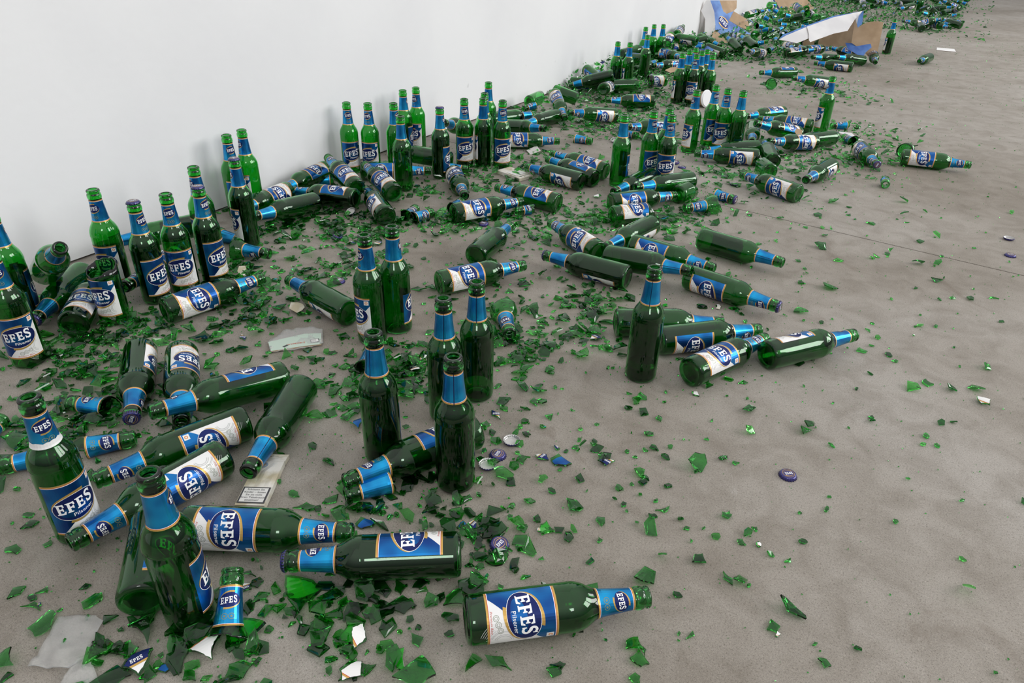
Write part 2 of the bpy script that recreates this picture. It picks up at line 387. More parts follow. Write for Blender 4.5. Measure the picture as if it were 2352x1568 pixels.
def orient(B, M, phi, origin_at=0.0):
    """matrix for a bottle whose axis runs from B to M; phi turns the label from the viewer towards the bottle's right side (mouth up)"""
    ax = (M-B).normalized(); mid = (B+M)/2
    v = EYE-mid; v = (v-ax*v.dot(ax)).normalized()     # towards the viewer, square to the axis
    rt = v.cross(ax).normalized(); rt = -rt            # bottle's right as seen from the viewer with the mouth up
    f = v*math.cos(R(phi))+rt*math.sin(R(phi))         # where the label faces
    y = -f; x = y.cross(ax)
    m_ = Matrix((x, y, ax)).transposed().to_4x4(); return m_
LENS = []
G2 = 'beer bottles standing on the open floor'
def part(name, me, root):
    ob = bpy.data.objects.new(name, me); COL.objects.link(ob); ob.parent = root; return ob
def bottle(label, M, B=None, phi=0, z0=.0342, z1=None, cap=False, beer=0, front=True, group='beer bottles strewn and standing by the white wall', name='beer_bottle', dusty=False, neck=True, slide=.5):
    if B is None:                                      # standing: placed by its mouth
        if isinstance(M, Vector): p = M
        else: p = at(M[0], M[1], .26 if not cap else .264)
        b0 = Vector((p.x, p.y, z0 if z0 < .03 else 0)); m0 = b0+Vector((0, 0, .26))
    else:
        b1, m1 = (at(B[0], B[1], z0), at(M[0], M[1], z1 if z1 is not None else z0)) if not isinstance(B, Vector) else (B, M)
        if z1 is None and not isinstance(M, Vector) and abs((m1-b1).length-.26) > .018: m1 = solve_len(b1, M, z0, max(.0342, z0-.03)); slide = .25
        LENS.append((label[:40], round((m1-b1).length, 3), M if not isinstance(M, Vector) else 0))
        d = (m1-b1).normalized(); c = b1+(m1-b1)*slide; b0, m0 = c-d*.26*slide, c+d*.26*(1-slide)
        if abs(d.z) < .999 and z1 is None: pass
    ob = bpy.data.objects.new(name, WHOLE_D if (dusty or B is not None or group == G2) else WHOLE); COL.objects.link(ob)
    mw = orient(b0, m0, phi); mw.translation = b0; ob.matrix_world = mw
    tag(ob, label, 'bottle', group)
    if front: part('front_label', front if isinstance(front, bpy.types.Mesh) else FRONT, ob)
    if neck: part('neck_label', neck if isinstance(neck, bpy.types.Mesh) else NECK, ob)
    if cap:
        c_ = part('crown_cap', CAP_ME, ob); c_.location = (0, 0, .2549); c_.rotation_euler = (0, 0, random.uniform(-1, 1)+math.pi)
    if beer: part('beer', BEERS[beer], ob)
    ob['_s'] = 1 if (B is None) else 0
    BOT.append((ob, z1 is not None or B is None and False))
    return ob
BOT = []
def solve_len(b1, px, z, lo=.0342, hi=.12):
    best = None
    for i in range(60):
        zz = lo+(hi-lo)*i/59; p = at(px[0], px[1], zz); e_ = abs((p-b1).length-.26)+.15*(zz-lo)
        if best is None or e_ < best[0]: best = (e_, p)
    return best[1]
def broken(label, kind, idx, M, T, phi=0, z0=None, z1=None, cap=False, group='broken bottle pieces among the shards', cat='broken bottle'):
    """a broken piece: M the mouth (or foot) end, T the other end, in pixels"""
    lst = {'neck': NECKS, 'shoulder': SHOULDERS, 'base': BASES}[kind]; me, h_, lab = lst[idx % len(lst)]
    name = {'neck': 'broken_bottleneck', 'shoulder': 'broken_bottleneck', 'base': 'broken_bottle'}[kind]
    r = .0165 if kind == 'neck' else .025 if kind == 'shoulder' else .0342
    if isinstance(M, Vector): m1, t1 = M, T
    else: m1, t1 = at(M[0], M[1], z0 if z0 is not None else r), at(T[0], T[1], z1 if z1 is not None else r)
    ob = bpy.data.objects.new(name, me); COL.objects.link(ob)
    if kind == 'base': ax = (t1-m1).normalized(); b0 = m1
    else: ax = (m1-t1).normalized(); b0 = m1-ax*.26
    mw = orient(b0, b0+ax*.26, phi); mw.translation = b0; ob.matrix_world = mw
    tag(ob, label, cat, group)
    if lab: part('neck_label' if kind != 'base' else 'front_label', lab, ob)
    if cap: c_ = part('crown_cap', CAP_ME, ob); c_.location = (0, 0, .2549)
    return ob
# ---------------------------------------------------------------- the room
def slab(name, pts, z0, z1, M):
    bm = bmesh.new(); lo = [bm.verts.new((x, y, z0)) for x, y in pts]; hi = [bm.verts.new((x, y, z1)) for x, y in pts]
    bm.faces.new(hi); bm.faces.new(lo[::-1]); n = len(pts)
    for i in range(n): bm.faces.new((lo[i], lo[(i+1) % n], hi[(i+1) % n], hi[i]))
    bmesh.ops.recalc_face_normals(bm, faces=bm.faces[:])
    return obj(name, bm, mats=[M])
CONC = mat('worn_concrete', (.3, .27, .23), .62, spec=.35)
def concrete():
    N, L, p = nodes(CONC); tc = N.new('ShaderNodeTexCoord')
    def noise(sc, det=5, rough=.6, dist=0):
        n = N.new('ShaderNodeTexNoise'); n.inputs['Scale'].default_value = sc; n.inputs['Detail'].default_value = det
        n.inputs['Roughness'].default_value = rough; n.inputs['Distortion'].default_value = dist; L.new(tc.outputs['Object'], n.inputs['Vector']); return n
    def ramp(src, *st):
        r = N.new('ShaderNodeValToRGB'); L.new(src, r.inputs[0]); el = r.color_ramp.elements
        el[0].position, el[0].color = st[0][0], (*st[0][1], 1); el[1].position, el[1].color = st[-1][0], (*st[-1][1], 1)
        for q in st[1:-1]: e_ = el.new(q[0]); e_.color = (*q[1], 1)
        return r
    def mix(kind, f, a, b_):
        m_ = N.new('ShaderNodeMixRGB'); m_.blend_type = kind
        if isinstance(f, float): m_.inputs[0].default_value = f
        else: L.new(f, m_.inputs[0])
        for i, q in ((1, a), (2, b_)):
            if isinstance(q, tuple): m_.inputs[i].default_value = (*q, 1)
            else: L.new(q, m_.inputs[i])
        return m_.outputs[0]
    big = ramp(noise(1.1, 4, .55, .4).outputs['Fac'], (.30, (.215, .188, .156)), (.5, (.285, .258, .226)), (.72, (.34, .316, .288)))
    med = ramp(noise(12, 6, .65, .6).outputs['Fac'], (.32, (.80, .78, .75)), (.6, (1.08, 1.08, 1.08)))
    col = mix('MULTIPLY', 1.0, big.outputs[0], med.outputs[0])
    sp = ramp(noise(800, 3, .6).outputs['Fac'], (.34, (.5, .5, .5)), (.44, (.94, .94, .94)), (.60, (1, 1, 1)), (.70, (1.25, 1.25, 1.25)))
    col = mix('MULTIPLY', 1.0, col, sp.outputs[0])
    s2 = ramp(noise(330, 4, .75).outputs['Fac'], (.34, (.55, .53, .5)), (.45, (.96, .96, .96)), (.58, (1, 1, 1)), (.68, (1.3, 1.3, 1.28)))
    col = mix('MULTIPLY', 1.0, col, s2.outputs[0])
    st = ramp(noise(3.1, 7, .7, 1.2).outputs['Fac'], (.60, (0, 0, 0)), (.72, (1, 1, 1)))
    col = mix('MIX', mix('MULTIPLY', 1.0, st.outputs[0], (.5, .5, .5)), col, (.115, .085, .06))
    sc = ramp(noise(4.3, 8, .8, 2.5).outputs['Fac'], (.655, (0, 0, 0)), (.71, (1, 1, 1)))
    col = mix('MIX', mix('MULTIPLY', 1.0, sc.outputs[0], (.34, .34, .34)), col, (.52, .50, .48))
    L.new(col, p.inputs['Base Color'])
    bp = N.new('ShaderNodeBump'); bp.inputs['Strength'].default_value = .18; bp.inputs['Distance'].default_value = .0006
    L.new(noise(650, 3).outputs['Fac'], bp.inputs['Height']); L.new(bp.outputs[0], p.inputs['Normal'])
concrete()
PLASTER = mat('white_painted_plaster', (.80, .80, .815), .6, spec=.3)
def plaster():
    N, L, p = nodes(PLASTER); tc = N.new('ShaderNodeTexCoord')
    n = N.new('ShaderNodeTexNoise'); n.inputs['Scale'].default_value = 1.7; n.inputs['Detail'].default_value = 6; L.new(tc.outputs['Object'], n.inputs['Vector'])
    r = N.new('ShaderNodeValToRGB'); r.color_ramp.elements[0].position = .3; r.color_ramp.elements[0].color = (.76, .76, .775, 1); r.color_ramp.elements[1].position = .6; r.color_ramp.elements[1].color = (.815, .815, .825, 1)
    L.new(n.outputs['Fac'], r.inputs[0])
    s_ = N.new('ShaderNodeTexNoise'); s_.inputs['Scale'].default_value = 9; s_.inputs['Detail'].default_value = 8; s_.inputs['Distortion'].default_value = .8; L.new(tc.outputs['Object'], s_.inputs['Vector'])
    r2 = N.new('ShaderNodeValToRGB'); r2.color_ramp.elements[0].position = .715; r2.color_ramp.elements[0].color = (1, 1, 1, 1); r2.color_ramp.elements[1].position = .78; r2.color_ramp.elements[1].color = (.72, .72, .72, 1)
    L.new(s_.outputs['Fac'], r2.inputs[0]); mx = N.new('ShaderNodeMixRGB'); mx.blend_type = 'MULTIPLY'; mx.inputs[0].default_value = 1
    L.new(r.outputs[0], mx.inputs[1]); L.new(r2.outputs[0], mx.inputs[2]); L.new(mx.outputs[0], p.inputs['Base Color'])
    b1 = N.new('ShaderNodeTexNoise'); b1.inputs['Scale'].default_value = 38; b1.inputs['Detail'].default_value = 5; L.new(tc.outputs['Object'], b1.inputs['Vector'])
    bp = N.new('ShaderNodeBump'); bp.inputs['Strength'].default_value = .16; bp.inputs['Distance'].default_value = .004
    L.new(b1.outputs['Fac'], bp.inputs['Height']); L.new(bp.outputs[0], p.inputs['Normal'])
plaster()
JDIRT = noise_mix(mat('joint_dirt', (.06, .055, .045), .9), (.06, .055, .042), (.15, .135, .11), 30)
# floor: two cast bays with an open joint between them, dirt in the joint
j0, j1 = at(1700, 481), at(2352, 633); jd = (j1-j0).normalized(); jy = lambda x: j0.y+(x-j0.x)*jd.y/jd.x
gw = .0022
tag(slab('floor', [(-.2, -3), (12, -3), (12, jy(12)-gw), (-.2, jy(-.2)-gw)], -.06, 0, CONC), 'near bay of the worn grey-brown concrete floor', kind='structure')
tag(slab('floor', [(-.2, jy(-.2)+gw), (12, jy(12)+gw), (12, 22), (-.2, 22)], -.06, 0, CONC), 'far bay of the worn grey-brown concrete floor beyond the joint', kind='structure')
tag(slab('trim_1', [(-.2, jy(-.2)-gw), (12, jy(12)-gw), (12, jy(12)+gw), (-.2, jy(-.2)+gw)], -.06, -.004, JDIRT), 'dirt filling the joint across the concrete floor', kind='structure')
tag(slab('wall_left', [(-.22, -3), (0, -3), (0, 22), (-.22, 22)], .006, 4.2, PLASTER), 'rough white painted wall', kind='structure')

# ---------------------------------------------------------------- standing bottles (mouth pixel, label turn)
G1 = 'beer bottles standing near the white wall'; G2 = 'beer bottles standing on the open floor'
G3 = 'beer bottles standing in the clusters near the far heap'; GL = 'beer bottles lying on the floor'; GC = 'beer bottles lying near the carton'
st = bottle
st('green beer bottle standing in the near corner, two-thirds turned away, label edge on its right', (330, 1082), phi=92, beer=0, group=G2)
st('green beer bottle standing behind the nearest lying neck, neck label torn white at its foot', (71, 914), phi=13, neck=NECK_TORN, group=G2)
st('plain-backed green bottle standing between the loose lying neck and the trio of tall bottles', (863.5, 766), phi=146, beer=3, group=G2)
st('plain-backed green bottle with beer left in the foot, frontmost of the trio', (1033, 811), phi=180, beer=3, group=G2)
st('plain-backed green bottle standing rearmost of the trio on the open floor', (1095, 646), phi=180, group=G2)
st('plain-backed green bottle half hidden behind the front bottle of the trio', (1018, 684), phi=178, group=G2)
st('green bottle of the standing pair, white label half turned to its left side', (836, 538.5), phi=-71, group=G2)
st('green bottle of the standing pair, blue torn label on its right side', (899.5, 519), phi=96, front=FRONT_TORN, group=G2)
st('lone plain-backed green bottle standing among the lying bottles in mid floor', (1504.7, 613), phi=180, beer=3, group=G2)
st('open green bottle by the wall, first of the row of four, label turned left', (201, 437), phi=-42, beer=2, group=G1)
st('capped full bottle second of the row of four by the wall', (287, 457), phi=38, cap=True, beer=1, group=G1)
st('open green bottle third of the row of four by the wall, label facing front', (379, 444), phi=-8, group=G1)
st('capped full bottle last of the row of four by the wall', (452.5, 424), phi=42, cap=True, beer=1, group=G1)
st('open bottle by the wall directly behind the last capped one of the row', (443, 382), phi=-72, group=G1)
st('capped full bottle in front of the pair that touches the wall', (536, 360), phi=-88, cap=True, beer=1, group=G1)
st('open bottle of the pair at the wall, neck label facing front', (519, 309), phi=24, group=G1)
st('bright green open bottle of the pair at the wall, label turned left', (554, 297), phi=-68, group=G1)
st('plain-backed bottle standing in front of the three at the wall', (919, 266), phi=-130, group=G1)
st('bottle at the wall half hidden behind the plain-backed one', (905, 235), phi=62, group=G1)
st('half-full bottle at the wall, middle one of three, label edge on its right', (924.7, 206), phi=95, beer=2, group=G1)
st('bright green bottle at the wall, last of three, dark label on the left', (954.8, 200), phi=-40, group=G1)
st('bottle at the wall with a torn lower label facing front', (795, 234.5), phi=10, front=FRONT, group=G1)
st('bottle at the wall beside the torn-label one, stamp corner visible', (844, 236), phi=-20, group=G1)
st('capped full dark bottle standing apart in front of the wall', (1011, 241), phi=84, cap=True, beer=1, group=G1)
st('bottle with its whole label facing front, first of the group of four', (1066, 226), phi=8, beer=2, group=G1)
st('plain-backed bottle with white label edge on its left, second of the group of four', (1110, 225), phi=-107, beer=2, group=G1)
st('bottle hidden behind the second of the group of four, only its mouth showing above', (1113, 213), phi=180, group=G1)
st('tallest-looking plain bottle at the wall behind the group of four', (1122, 188), phi=-120, group=G1)
st('bottle with its whole label facing front, last of the group of four', (1154.7, 230), phi=12, group=G1)
st('plain-backed bottle standing alone beyond the three lying parallel bottles', (1435.5, 263.5), phi=116, group=G3)
st('bottle with the label at its right standing close behind a front-labelled one', (1503, 254.6), phi=40, group=G3)
st('bottle hidden behind the front-labelled pair, its blue neck between them', (1539.4, 248), phi=150, group=G3)
st('bottle with its whole label facing front standing beside the plain-backed one', (1544.5, 263), phi=3, group=G3)
st('bottle with white label side turned left, first of the cluster of four', (1602, 206), phi=-62, group=G3)
st('bottle with the label half hidden, second of the cluster of four', (1646.6, 195), phi=35, group=G3)
st('bottle with its label facing front, third of the cluster of four', (1676.5, 203), phi=0, group=G3)
st('dark plain-backed bottle, last of the cluster of four', (1709.7, 209), phi=180, group=G3)
st('lone bottle standing upright on the right, label turned left', (1914, 175), phi=-75, group=G3)
st('plain bottle of the pair near the wall beside the heap', (1420, 95.6), phi=180, beer=2, group=G3)
st('bottle of the pair near the wall beside the heap with white label strip', (1448, 97.6), phi=-100, group=G3)
st('bottle against the wall at the back of the far group of four', (1484, 62), phi=50, group=G3)
st('bottle in front of the far group of four by the wall', (1487, 80), phi=180, group=G3)
st('blue-labelled bottle in the middle of the far group of four by the wall', (1505, 56), phi=-150, group=G3)
st('bright green last bottle of the far group of four by the wall', (1523, 56), phi=180, group=G3)
for a, x, y, p_ in (('first, white label strip on its left', 1568.7, 121.7, -100), ('second, plain back', 1585.5, 114.3, 180), ('at the back of the middle', 1599.5, 109.6, 150),
                    ('front centre, label facing front', 1601.5, 123.7, -20), ('behind the last gap', 1614, 116.3, 170), ('rearmost, neck only', 1626, 113, 160), ('last, dark plain back', 1638.4, 125, 180)):
    st('bottle of the tight cluster of seven, '+a, (x, y), phi=p_, beer=2 if p_ in (-100, -20, 180) else 0, group='tight cluster of seven standing bottles')
st('dark bottle standing alone beyond the open carton', (2057, 43), phi=-100, beer=2, group=G3)
st('bottle standing far off among the broken heap, blue neck at the picture edge', (2122, -19), phi=170, group=G3)
st('half-full bottle cut by the picture edge beside the tipped bottle', (-24, 488), phi=110, beer=2, group=G1)
st('front-labelled bottle cut by the picture edge above the lying necks', (-26, 575), phi=-12, group=G1)

# ---------------------------------------------------------------- lying bottles (base pixel, mouth pixel, label turn)
def ly(label, B, M, phi, **k): return bottle(label, M, B, phi, group=k.pop('group', GL), **k)
ly('nearest lying bottle, alone on bare concrete, blue and white label up', (1072, 1424), (1486, 1370), 8)
ly('capped dark bottle lying against the nearest broken glass, label at its top', (1055, 1272), (654, 1289), 70, cap=True, beer=1)
ly('lying bottle whose large label faces up beside the nearest standing bottle', (400, 1212), (808, 1226), 5)
ly('bottle lying behind the nearest standing one with its foot towards the viewer', (297, 1402), (362, 1057), 58, z1=.05)
ly('lying bottle with silvery label, middle of three parallel bottles', (538, 1052), (176, 1258), -30)
ly('lying bottle with white label, upper one of three parallel bottles', (571, 975), (223, 1111), -35)
ly('capped dark full bottle lying with its neck towards the viewer', (324, 800), (300, 975), -84, cap=True, beer=1)
ly('lying green bottle with upside-down label, neck under another bottle', (418, 806), (416, 979), -32)
ly('lying bottle with a torn blue label along its top', (655, 864), (342, 947), 100, z1=.066)
ly('bare bright green bottle lying slantwise with its mouth near the cigarette pack', (697, 884), (565, 1092), 180)
ly('lying bottle passing behind the front bottle of the trio', (1097, 990), (788, 1112), 72)
ly('lying bottle with label facing up below the row of four by the wall', (371, 717), (610, 636), -3)
ly('bottle lying face down whose foot is behind the standing pair', (808, 722), (660, 640), -112)
ly('capped bottle lying between the tipped bottle and the picture edge', (196, 626), (80, 738), 178, cap=True)
ly('bottle lying foot first below the row of four, label on its upper side', (175, 742), (236, 630), -25)
bottle('bottle tipped up towards the viewer on others by the wall', at(145, 559, .235), at(98, 632, .06), 130)
ly('bottle lying against the wall behind the row of four, smooth green side', (470, 513), (262, 556), 170, z0=.06)
ly('bottle lying under the wall-side one behind the row of four', (430, 585), (302, 660), 60)
ly('lying bottle with label facing up on the open floor behind the trio', (1010, 650), (1202, 609), -12)
ly('bright green bottle lying foot first beyond the trio, label hidden', (1094, 586), (1165, 523), 180)
ly('bare dark green lying bottle farthest right of the middle group', (1610, 548), (1797, 603), 180)
ly('capped bottle lying with neck pointing right, label on the viewer side', (1568, 634), (1784, 706), 50, cap=True)
ly('capped lying bottle with white label patch low, neck pointing to the wall', (1441, 636), (1252, 586), -110, cap=True, beer=1)
ly('plain lying bottle wedged between the two middle bottles', (1402, 588), (1598, 622), 180)
ly('lying bottle with label facing up behind the plain wedged one', (1447, 561), (1646, 618), 22)
ly('lying bottle with label readable lengthwise, foot towards the capped one', (1371, 577), (1268, 513), 3)
ly('green bottle lying with mouth on the labelled one, white label low', (1500, 515), (1385, 571), -100)
ly('bare bottle lying behind the lone standing one', (1414, 740), (1660, 742), 180)
ly('lying bottle beside the lone standing one, blue label low on its side', (1506, 783), (1751, 756), 60)
ly('lying bottle whose silvery label faces up and foot faces the viewer', (1583, 857), (1760, 776), -25)
ly('lying bottle rightmost of the bunch round the lone standing one, foot open to view', (1763, 815), (1960, 769), -102)
ly('lying bottle with label facing up beyond the standing pair', (1045, 490), (1190, 464), -14)
ly('lying bottle with label on its far side between two broken necks', (1284, 467), (1139, 430), 58)
ly('frontmost of three parallel lying bottles, white label side showing', (1335, 416), (1217, 385), -62)
ly('middle one of three parallel lying bottles', (1366, 411), (1256, 365), 90)
ly('rearmost of three parallel lying bottles, blue label up', (1393, 394), (1266, 352), 60)
ly('lying bottle with neck propped, rear of the pile beside the lone bottle', (1500, 402), (1393, 448), 180)
ly('bare bottle lying across the pile with a bright streak', (1591, 414), (1456, 431), 180, z0=.05, z1=.06)
ly('lying bottle with blue label in front of the pile', (1405, 465), (1545, 449), 22)
ly('lying bottle on the far floor beside the cluster of four, label along its top', (1802, 258), (1703, 268), 72)
ly('lying bottle with blue label just before the lone upright one', (1863, 290), (1744, 272), 50)
ly('lying bottle with narrow blue label behind the torn-label one', (1835, 308), (1735, 283), 72)
ly('lying bottle with label wrapped by a paper strip', (1869, 325), (1761, 322), 0)
ly('bare lying bottle with bright streak behind the paper-strip one', (1925, 318), (1795, 332), 180)
ly('lying bottle pointing its neck to the viewer beside the dark standing one', (1730, 292), (1727, 326), 175, z1=.03)
ly('bare lying bottle just behind the white-labelled one', (1742, 338), (1608, 344), 180)
ly('lying bottle with white label below the cluster of four', (1743, 361), (1594, 352), -35)
ly('dark lying bottle with foot to the viewer, neck under the paper-strip one', (1777, 371), (1757, 325), 180)
ly('lying bottle with white label up beyond the broken necks on the right', (1838, 447), (1701, 400), -18)
ly('small-looking bottle lying slantwise with white label low', (1911, 380), (1844, 417), -80)
ly('rightmost lying bottle, blue and white label up', (2070, 360), (2230, 379), -14)
ly('capped bottle lying neck towards the viewer beside a broken neck', (1968, 335), (2030, 392), 22, cap=True)
ly('lying bottle near the carton with bright streak, label along its top', (1829, 166), (1744, 167), 100, group=GC)
ly('lying bottle beside the lone upright one, white label showing', (1908, 191), (1820, 179), -40, group=GC)
ly('lying bottle with white label in front of the open carton', (1958, 154), (1871, 145), -50, group=GC)
ly('dark bare bottle lying in front of the carton mouth', (1931, 138), (1866, 131), 180, group=GC)
ly('bright green foot of a bottle lying beside the dark bare one', (1983, 139), (1918, 130), 180, group=GC)
ly('dark blue-labelled bottle lying inside the carton', (1968, 127), (1907, 109), 60, z0=.05, beer=1, group=GC)
ly('blue-labelled bottle lying at the carton flap', (1851, 115), (1912, 112), 0, z0=.05, group=GC)
ly('bottle with upside-down label leaning at the carton corner', (2003, 118), (2012, 148), 180-170, z0=.07, z1=.03, group=GC)
ly('bare bottle lying on the far open floor beyond the carton', (2138, 131), (2101, 144), 180, group=GC)
# against the wall, middle
ly('lying bottle leaning along the wall with blue label', (751, 388), (636, 442), 48, z0=.045)
ly('bottle leaning on others with its neck up at the wall', (818, 432), (753, 362), 30, z0=.06, z1=.10)
ly('full dark lying bottle with blue label strip on top', (815, 455), (678, 439), 78, beer=1, z0=.045)
ly('bare bright green lying bottle behind the capped wall bottle', (725, 464), (578, 498), 180)
ly('lying bottle with white label behind the bare green one', (661, 439), (545, 486), 8, z0=.045)
ly('lying bottle with blue and white label below the torn-label bottle', (830, 392), (989, 392), 14)
ly('lying bottle with slanting blue label, foot to the viewer', (905, 444), (838, 378), 16, z0=.05)
ly('lying bottle with upright blue and white label, foot to the viewer', (887, 497), (840, 434), -47)
ly('lying bottle pointing its neck at the viewer, label upside down', (1041, 395), (1072, 459), 5)
ly('lying bottle at the wall whose dark mouth shows between standing ones', (1035, 372), (887, 346), 180, z0=.045)
ly('lying bottle with mouth turned out between the standing ones', (1072, 296), (1025, 283), 160, z0=.05)
ly('lying bottle beside the last of the group of four, label up', (1148, 322), (1285, 324), -18)
ly('bare lying bottle next beyond the label-up one', (1150, 291), (1254, 295), 180)
ly('bare lying bottle with bright streak beside the heap foot', (1293, 264), (1196, 290), 180)
ly('bare lying bottle at the wall foot of the heap', (1120, 276), (1232, 262), 165, z0=.045)
ly('bottle with upside-down label resting on the heap edge', (1268, 222), (1286, 266), 8, z0=.09, z1=.04)
ly('lying bottle with blue label before the pair near the wall', (1500, 233), (1396, 230), 62)
ly('lying bottle with white label before the blue-labelled one', (1415, 265), (1305, 258), -32)
ly('lying bottle seen behind the lone plain-backed one', (1538, 293), (1437, 291), -20)
ly('lying bottle with label up behind the far standing pair', (1568, 148), (1495, 150), -20, z0=.05)
ly('dark bottle lying on the blue flap of the leaning carton', (1708, 86), (1640, 82), 30, z0=.06)

# ---------------------------------------------------------------- broken bottles
br = broken
br('broken bottleneck with mouth up right of the nearest standing bottle', 'neck', 0, (534+1, 1305), (527, 1405), -5, z0=.05, z1=.02)
br('broken neck with torn label between two shards left of the dark capped one', 'neck', 1, (158, 925), (262, 937), 60)
br('broken neck with whole label lying under the capped cap end', 'neck', 2, (312, 1006), (180, 1031), -8)
br('broken neck cut by the picture edge with open jagged end', 'neck', 3, (-6, 1072), (66, 1056), 120)
br('dark broken neck at the picture edge behind the torn-necked bottle', 'neck', 4, (4, 962), (-40, 1010), 170)
br('broken neck end peeping from under the torn-label lying bottle', 'neck', 5, (415, 985), (425, 930), 20)
br('broken neck with blue label under the lying mouth near the trio', 'neck', 1, (792, 1138), (905, 1104), 110)
br('broken neck with blue label half hidden behind the near plain-backed bottle', 'neck', 2, (852, 800), (835, 862), 150)
br('upended broken neck with glass flare on open floor', 'shoulder', 0, (1171, 768), (1150, 690), 10)
br('broken neck and shoulder at the foot of the wall row, label on its lower side', 'shoulder', 1, (620, 583), (532, 570), 60)
br('broken neck hidden behind the wall row', 'neck', 0, (560, 553), (525, 545), 140)
br('broken neck with torn label, left of a crossed pair of necks', 'neck', 3, (955, 478), (922, 508), -20)
br('broken neck with whole label, right of a crossed pair of necks', 'neck', 4, (993, 487), (948, 502), 8)
br('plain blue broken neck behind the label-up bottle', 'neck', 2, (1060, 462), (1030, 487), 180)
br('broken neck with torn jagged label below a lying bottle', 'neck', 5, (1185, 485), (1228, 480), 30)
br('broken neck of a bottle behind the capped wall bottle', 'shoulder', 2, (1076, 389), (1015, 384), 100)
br('broken neck lying alone on clear floor behind the three parallel bottles', 'neck', 1, (1360, 324), (1312, 317), 10)
br('broken bottle with neck stub gone and white label, in front of the pile', 'base', 3, (1405, 496), (1525, 484), -45)
br('green broken bottle foot lying open in the pile', 'base', 1, (1556, 447), (1602, 428), 180)
br('broken neck with flaring jagged glass end', 'shoulder', 0, (1572, 478), (1648, 470), 10)
br('capped broken neck lying apart on the floor', 'neck', 2, (1690, 459), (1642, 446), -5, cap=True)
br('broken neck standing before the neck of the capped viewer-pointing bottle', 'neck', 6, (2034, 424), (2030, 398), 170)
br('broken neck behind the capped viewer-pointing bottle', 'neck', 0, (1938, 314), (1990, 342), 20)
br('broken neck beyond the lone upright bottle', 'neck', 3, (1908, 288), (1956, 289), 70)
br('broken bottle foot standing open on the far floor', 'base', 0, (1774, 191), (1752, 203), 180, z0=.034, z1=.030)
br('broken bottle foot behind the rightmost lying bottle', 'base', 0, (2084, 345), (2066, 352), 180)
br('broken bottle body leaning behind the right-hand label-up bottle', 'base', 1, (1768, 395), (1748, 380), 180)
br('broken neck behind the lone plain-backed bottle', 'neck', 4, (1466, 312), (1430, 306), 10)
br('upright broken neck beside the lone plain-backed bottle', 'neck', 5, (1418, 268), (1424, 292), 180)
br('broken neck beyond the capped dark bottle by the wall', 'neck', 1, (969, 327), (930, 333), 60)
br('broken neck under the leaning bottles at the wall', 'neck', 0, (708, 416), (748, 414), 50)
br('broken neck at the start of the heap by the wall', 'neck', 2, (1202, 250), (1240, 238), 40, z0=.04, z1=.05)
br('broken bottle body at the start of the heap by the wall', 'base', 2, (1215, 235), (1260, 215), 180, z0=.06, z1=.07)
br('broken bottle body with bright green glass on the heap edge', 'base', 3, (1272, 208), (1310, 222), 180, z0=.08, z1=.06)
if 0: br('ridged broken neck curved over the shards below the wall row', 'base', 1, (606, 700), (642, 672), 180, z0=.03)
br('label-sided broken bottle near the heap of the wall', 'base', 3, (1385, 205), (1412, 196), -20, z0=.07, z1=.05)
br('broken bottle with a neck stuck inside it', 'base', 2, (1530, 185), (1490, 186), -10, z0=.05, z1=.05)

q_ = at(268, 735)
br('topless broken bottle standing before the first bottle of the wall row', 'base', 3, q_, q_+Vector((0, 0, .2)), -42)
# ---------------------------------------------------------------- crown caps
def loose_cap(label, x, y, up=True, rz=0, tilt=0):
    p = at(x, y); ob = bpy.data.objects.new('crown_cap', CAP_ME); COL.objects.link(ob)
    if up: ob.location = (p.x, p.y, .0003+.015*math.sin(abs(R(tilt)))); ob.rotation_euler = (R(tilt), 0, R(rz))
    else: ob.location = (p.x, p.y, .0071+.015*math.sin(abs(R(tilt)))); ob.rotation_euler = (math.pi+R(tilt), 0, R(rz))
    return tag(ob, label, 'bottle cap', 'crown caps on the floor')
for a in (('purple crown cap lying print up between two upturned caps', 1143, 1047, True, 95), ('upturned crown cap holding a chip of glass, farther of two', 1175, 1016, False), ('upturned crown cap touching the print-up cap, nearer of two', 1120, 1071, False),
          ('purple crown cap on broken glass beside the foot of the dark capped bottle', 1147, 1256, True, 85, 12), ('purple crown cap alone on the bare floor', 1809, 1093, True, -140), ('upturned dark crown cap at the far right of the floor', 2316, 550, False),
          ('purple crown cap at the far right of the floor', 2320, 588, True, 20), ('purple crown cap on shards beyond the standing pair', 776, 545, True, 80, 8), ('purple crown cap on shards behind the face-down bottle', 779, 648, True, 80, 6),
          ('purple crown cap on the floor beyond the pile', 1566, 385, True), ('upturned crown cap beyond the capped broken neck', 1685, 425, False), ('upturned silvery crown cap beside the full dark bottle', 806, 494, False, 0, 30),
          ('upturned pale crown cap between the lone bottle and the three parallel ones', 1410, 327, False, 0, 25), ('small purple cap beyond the front-labelled pair', 1551, 376, True, 0, 15), ('purple cap under the label-up bottle near the trio', 1111, 517, True, 0, 10)):
    loose_cap(*a)
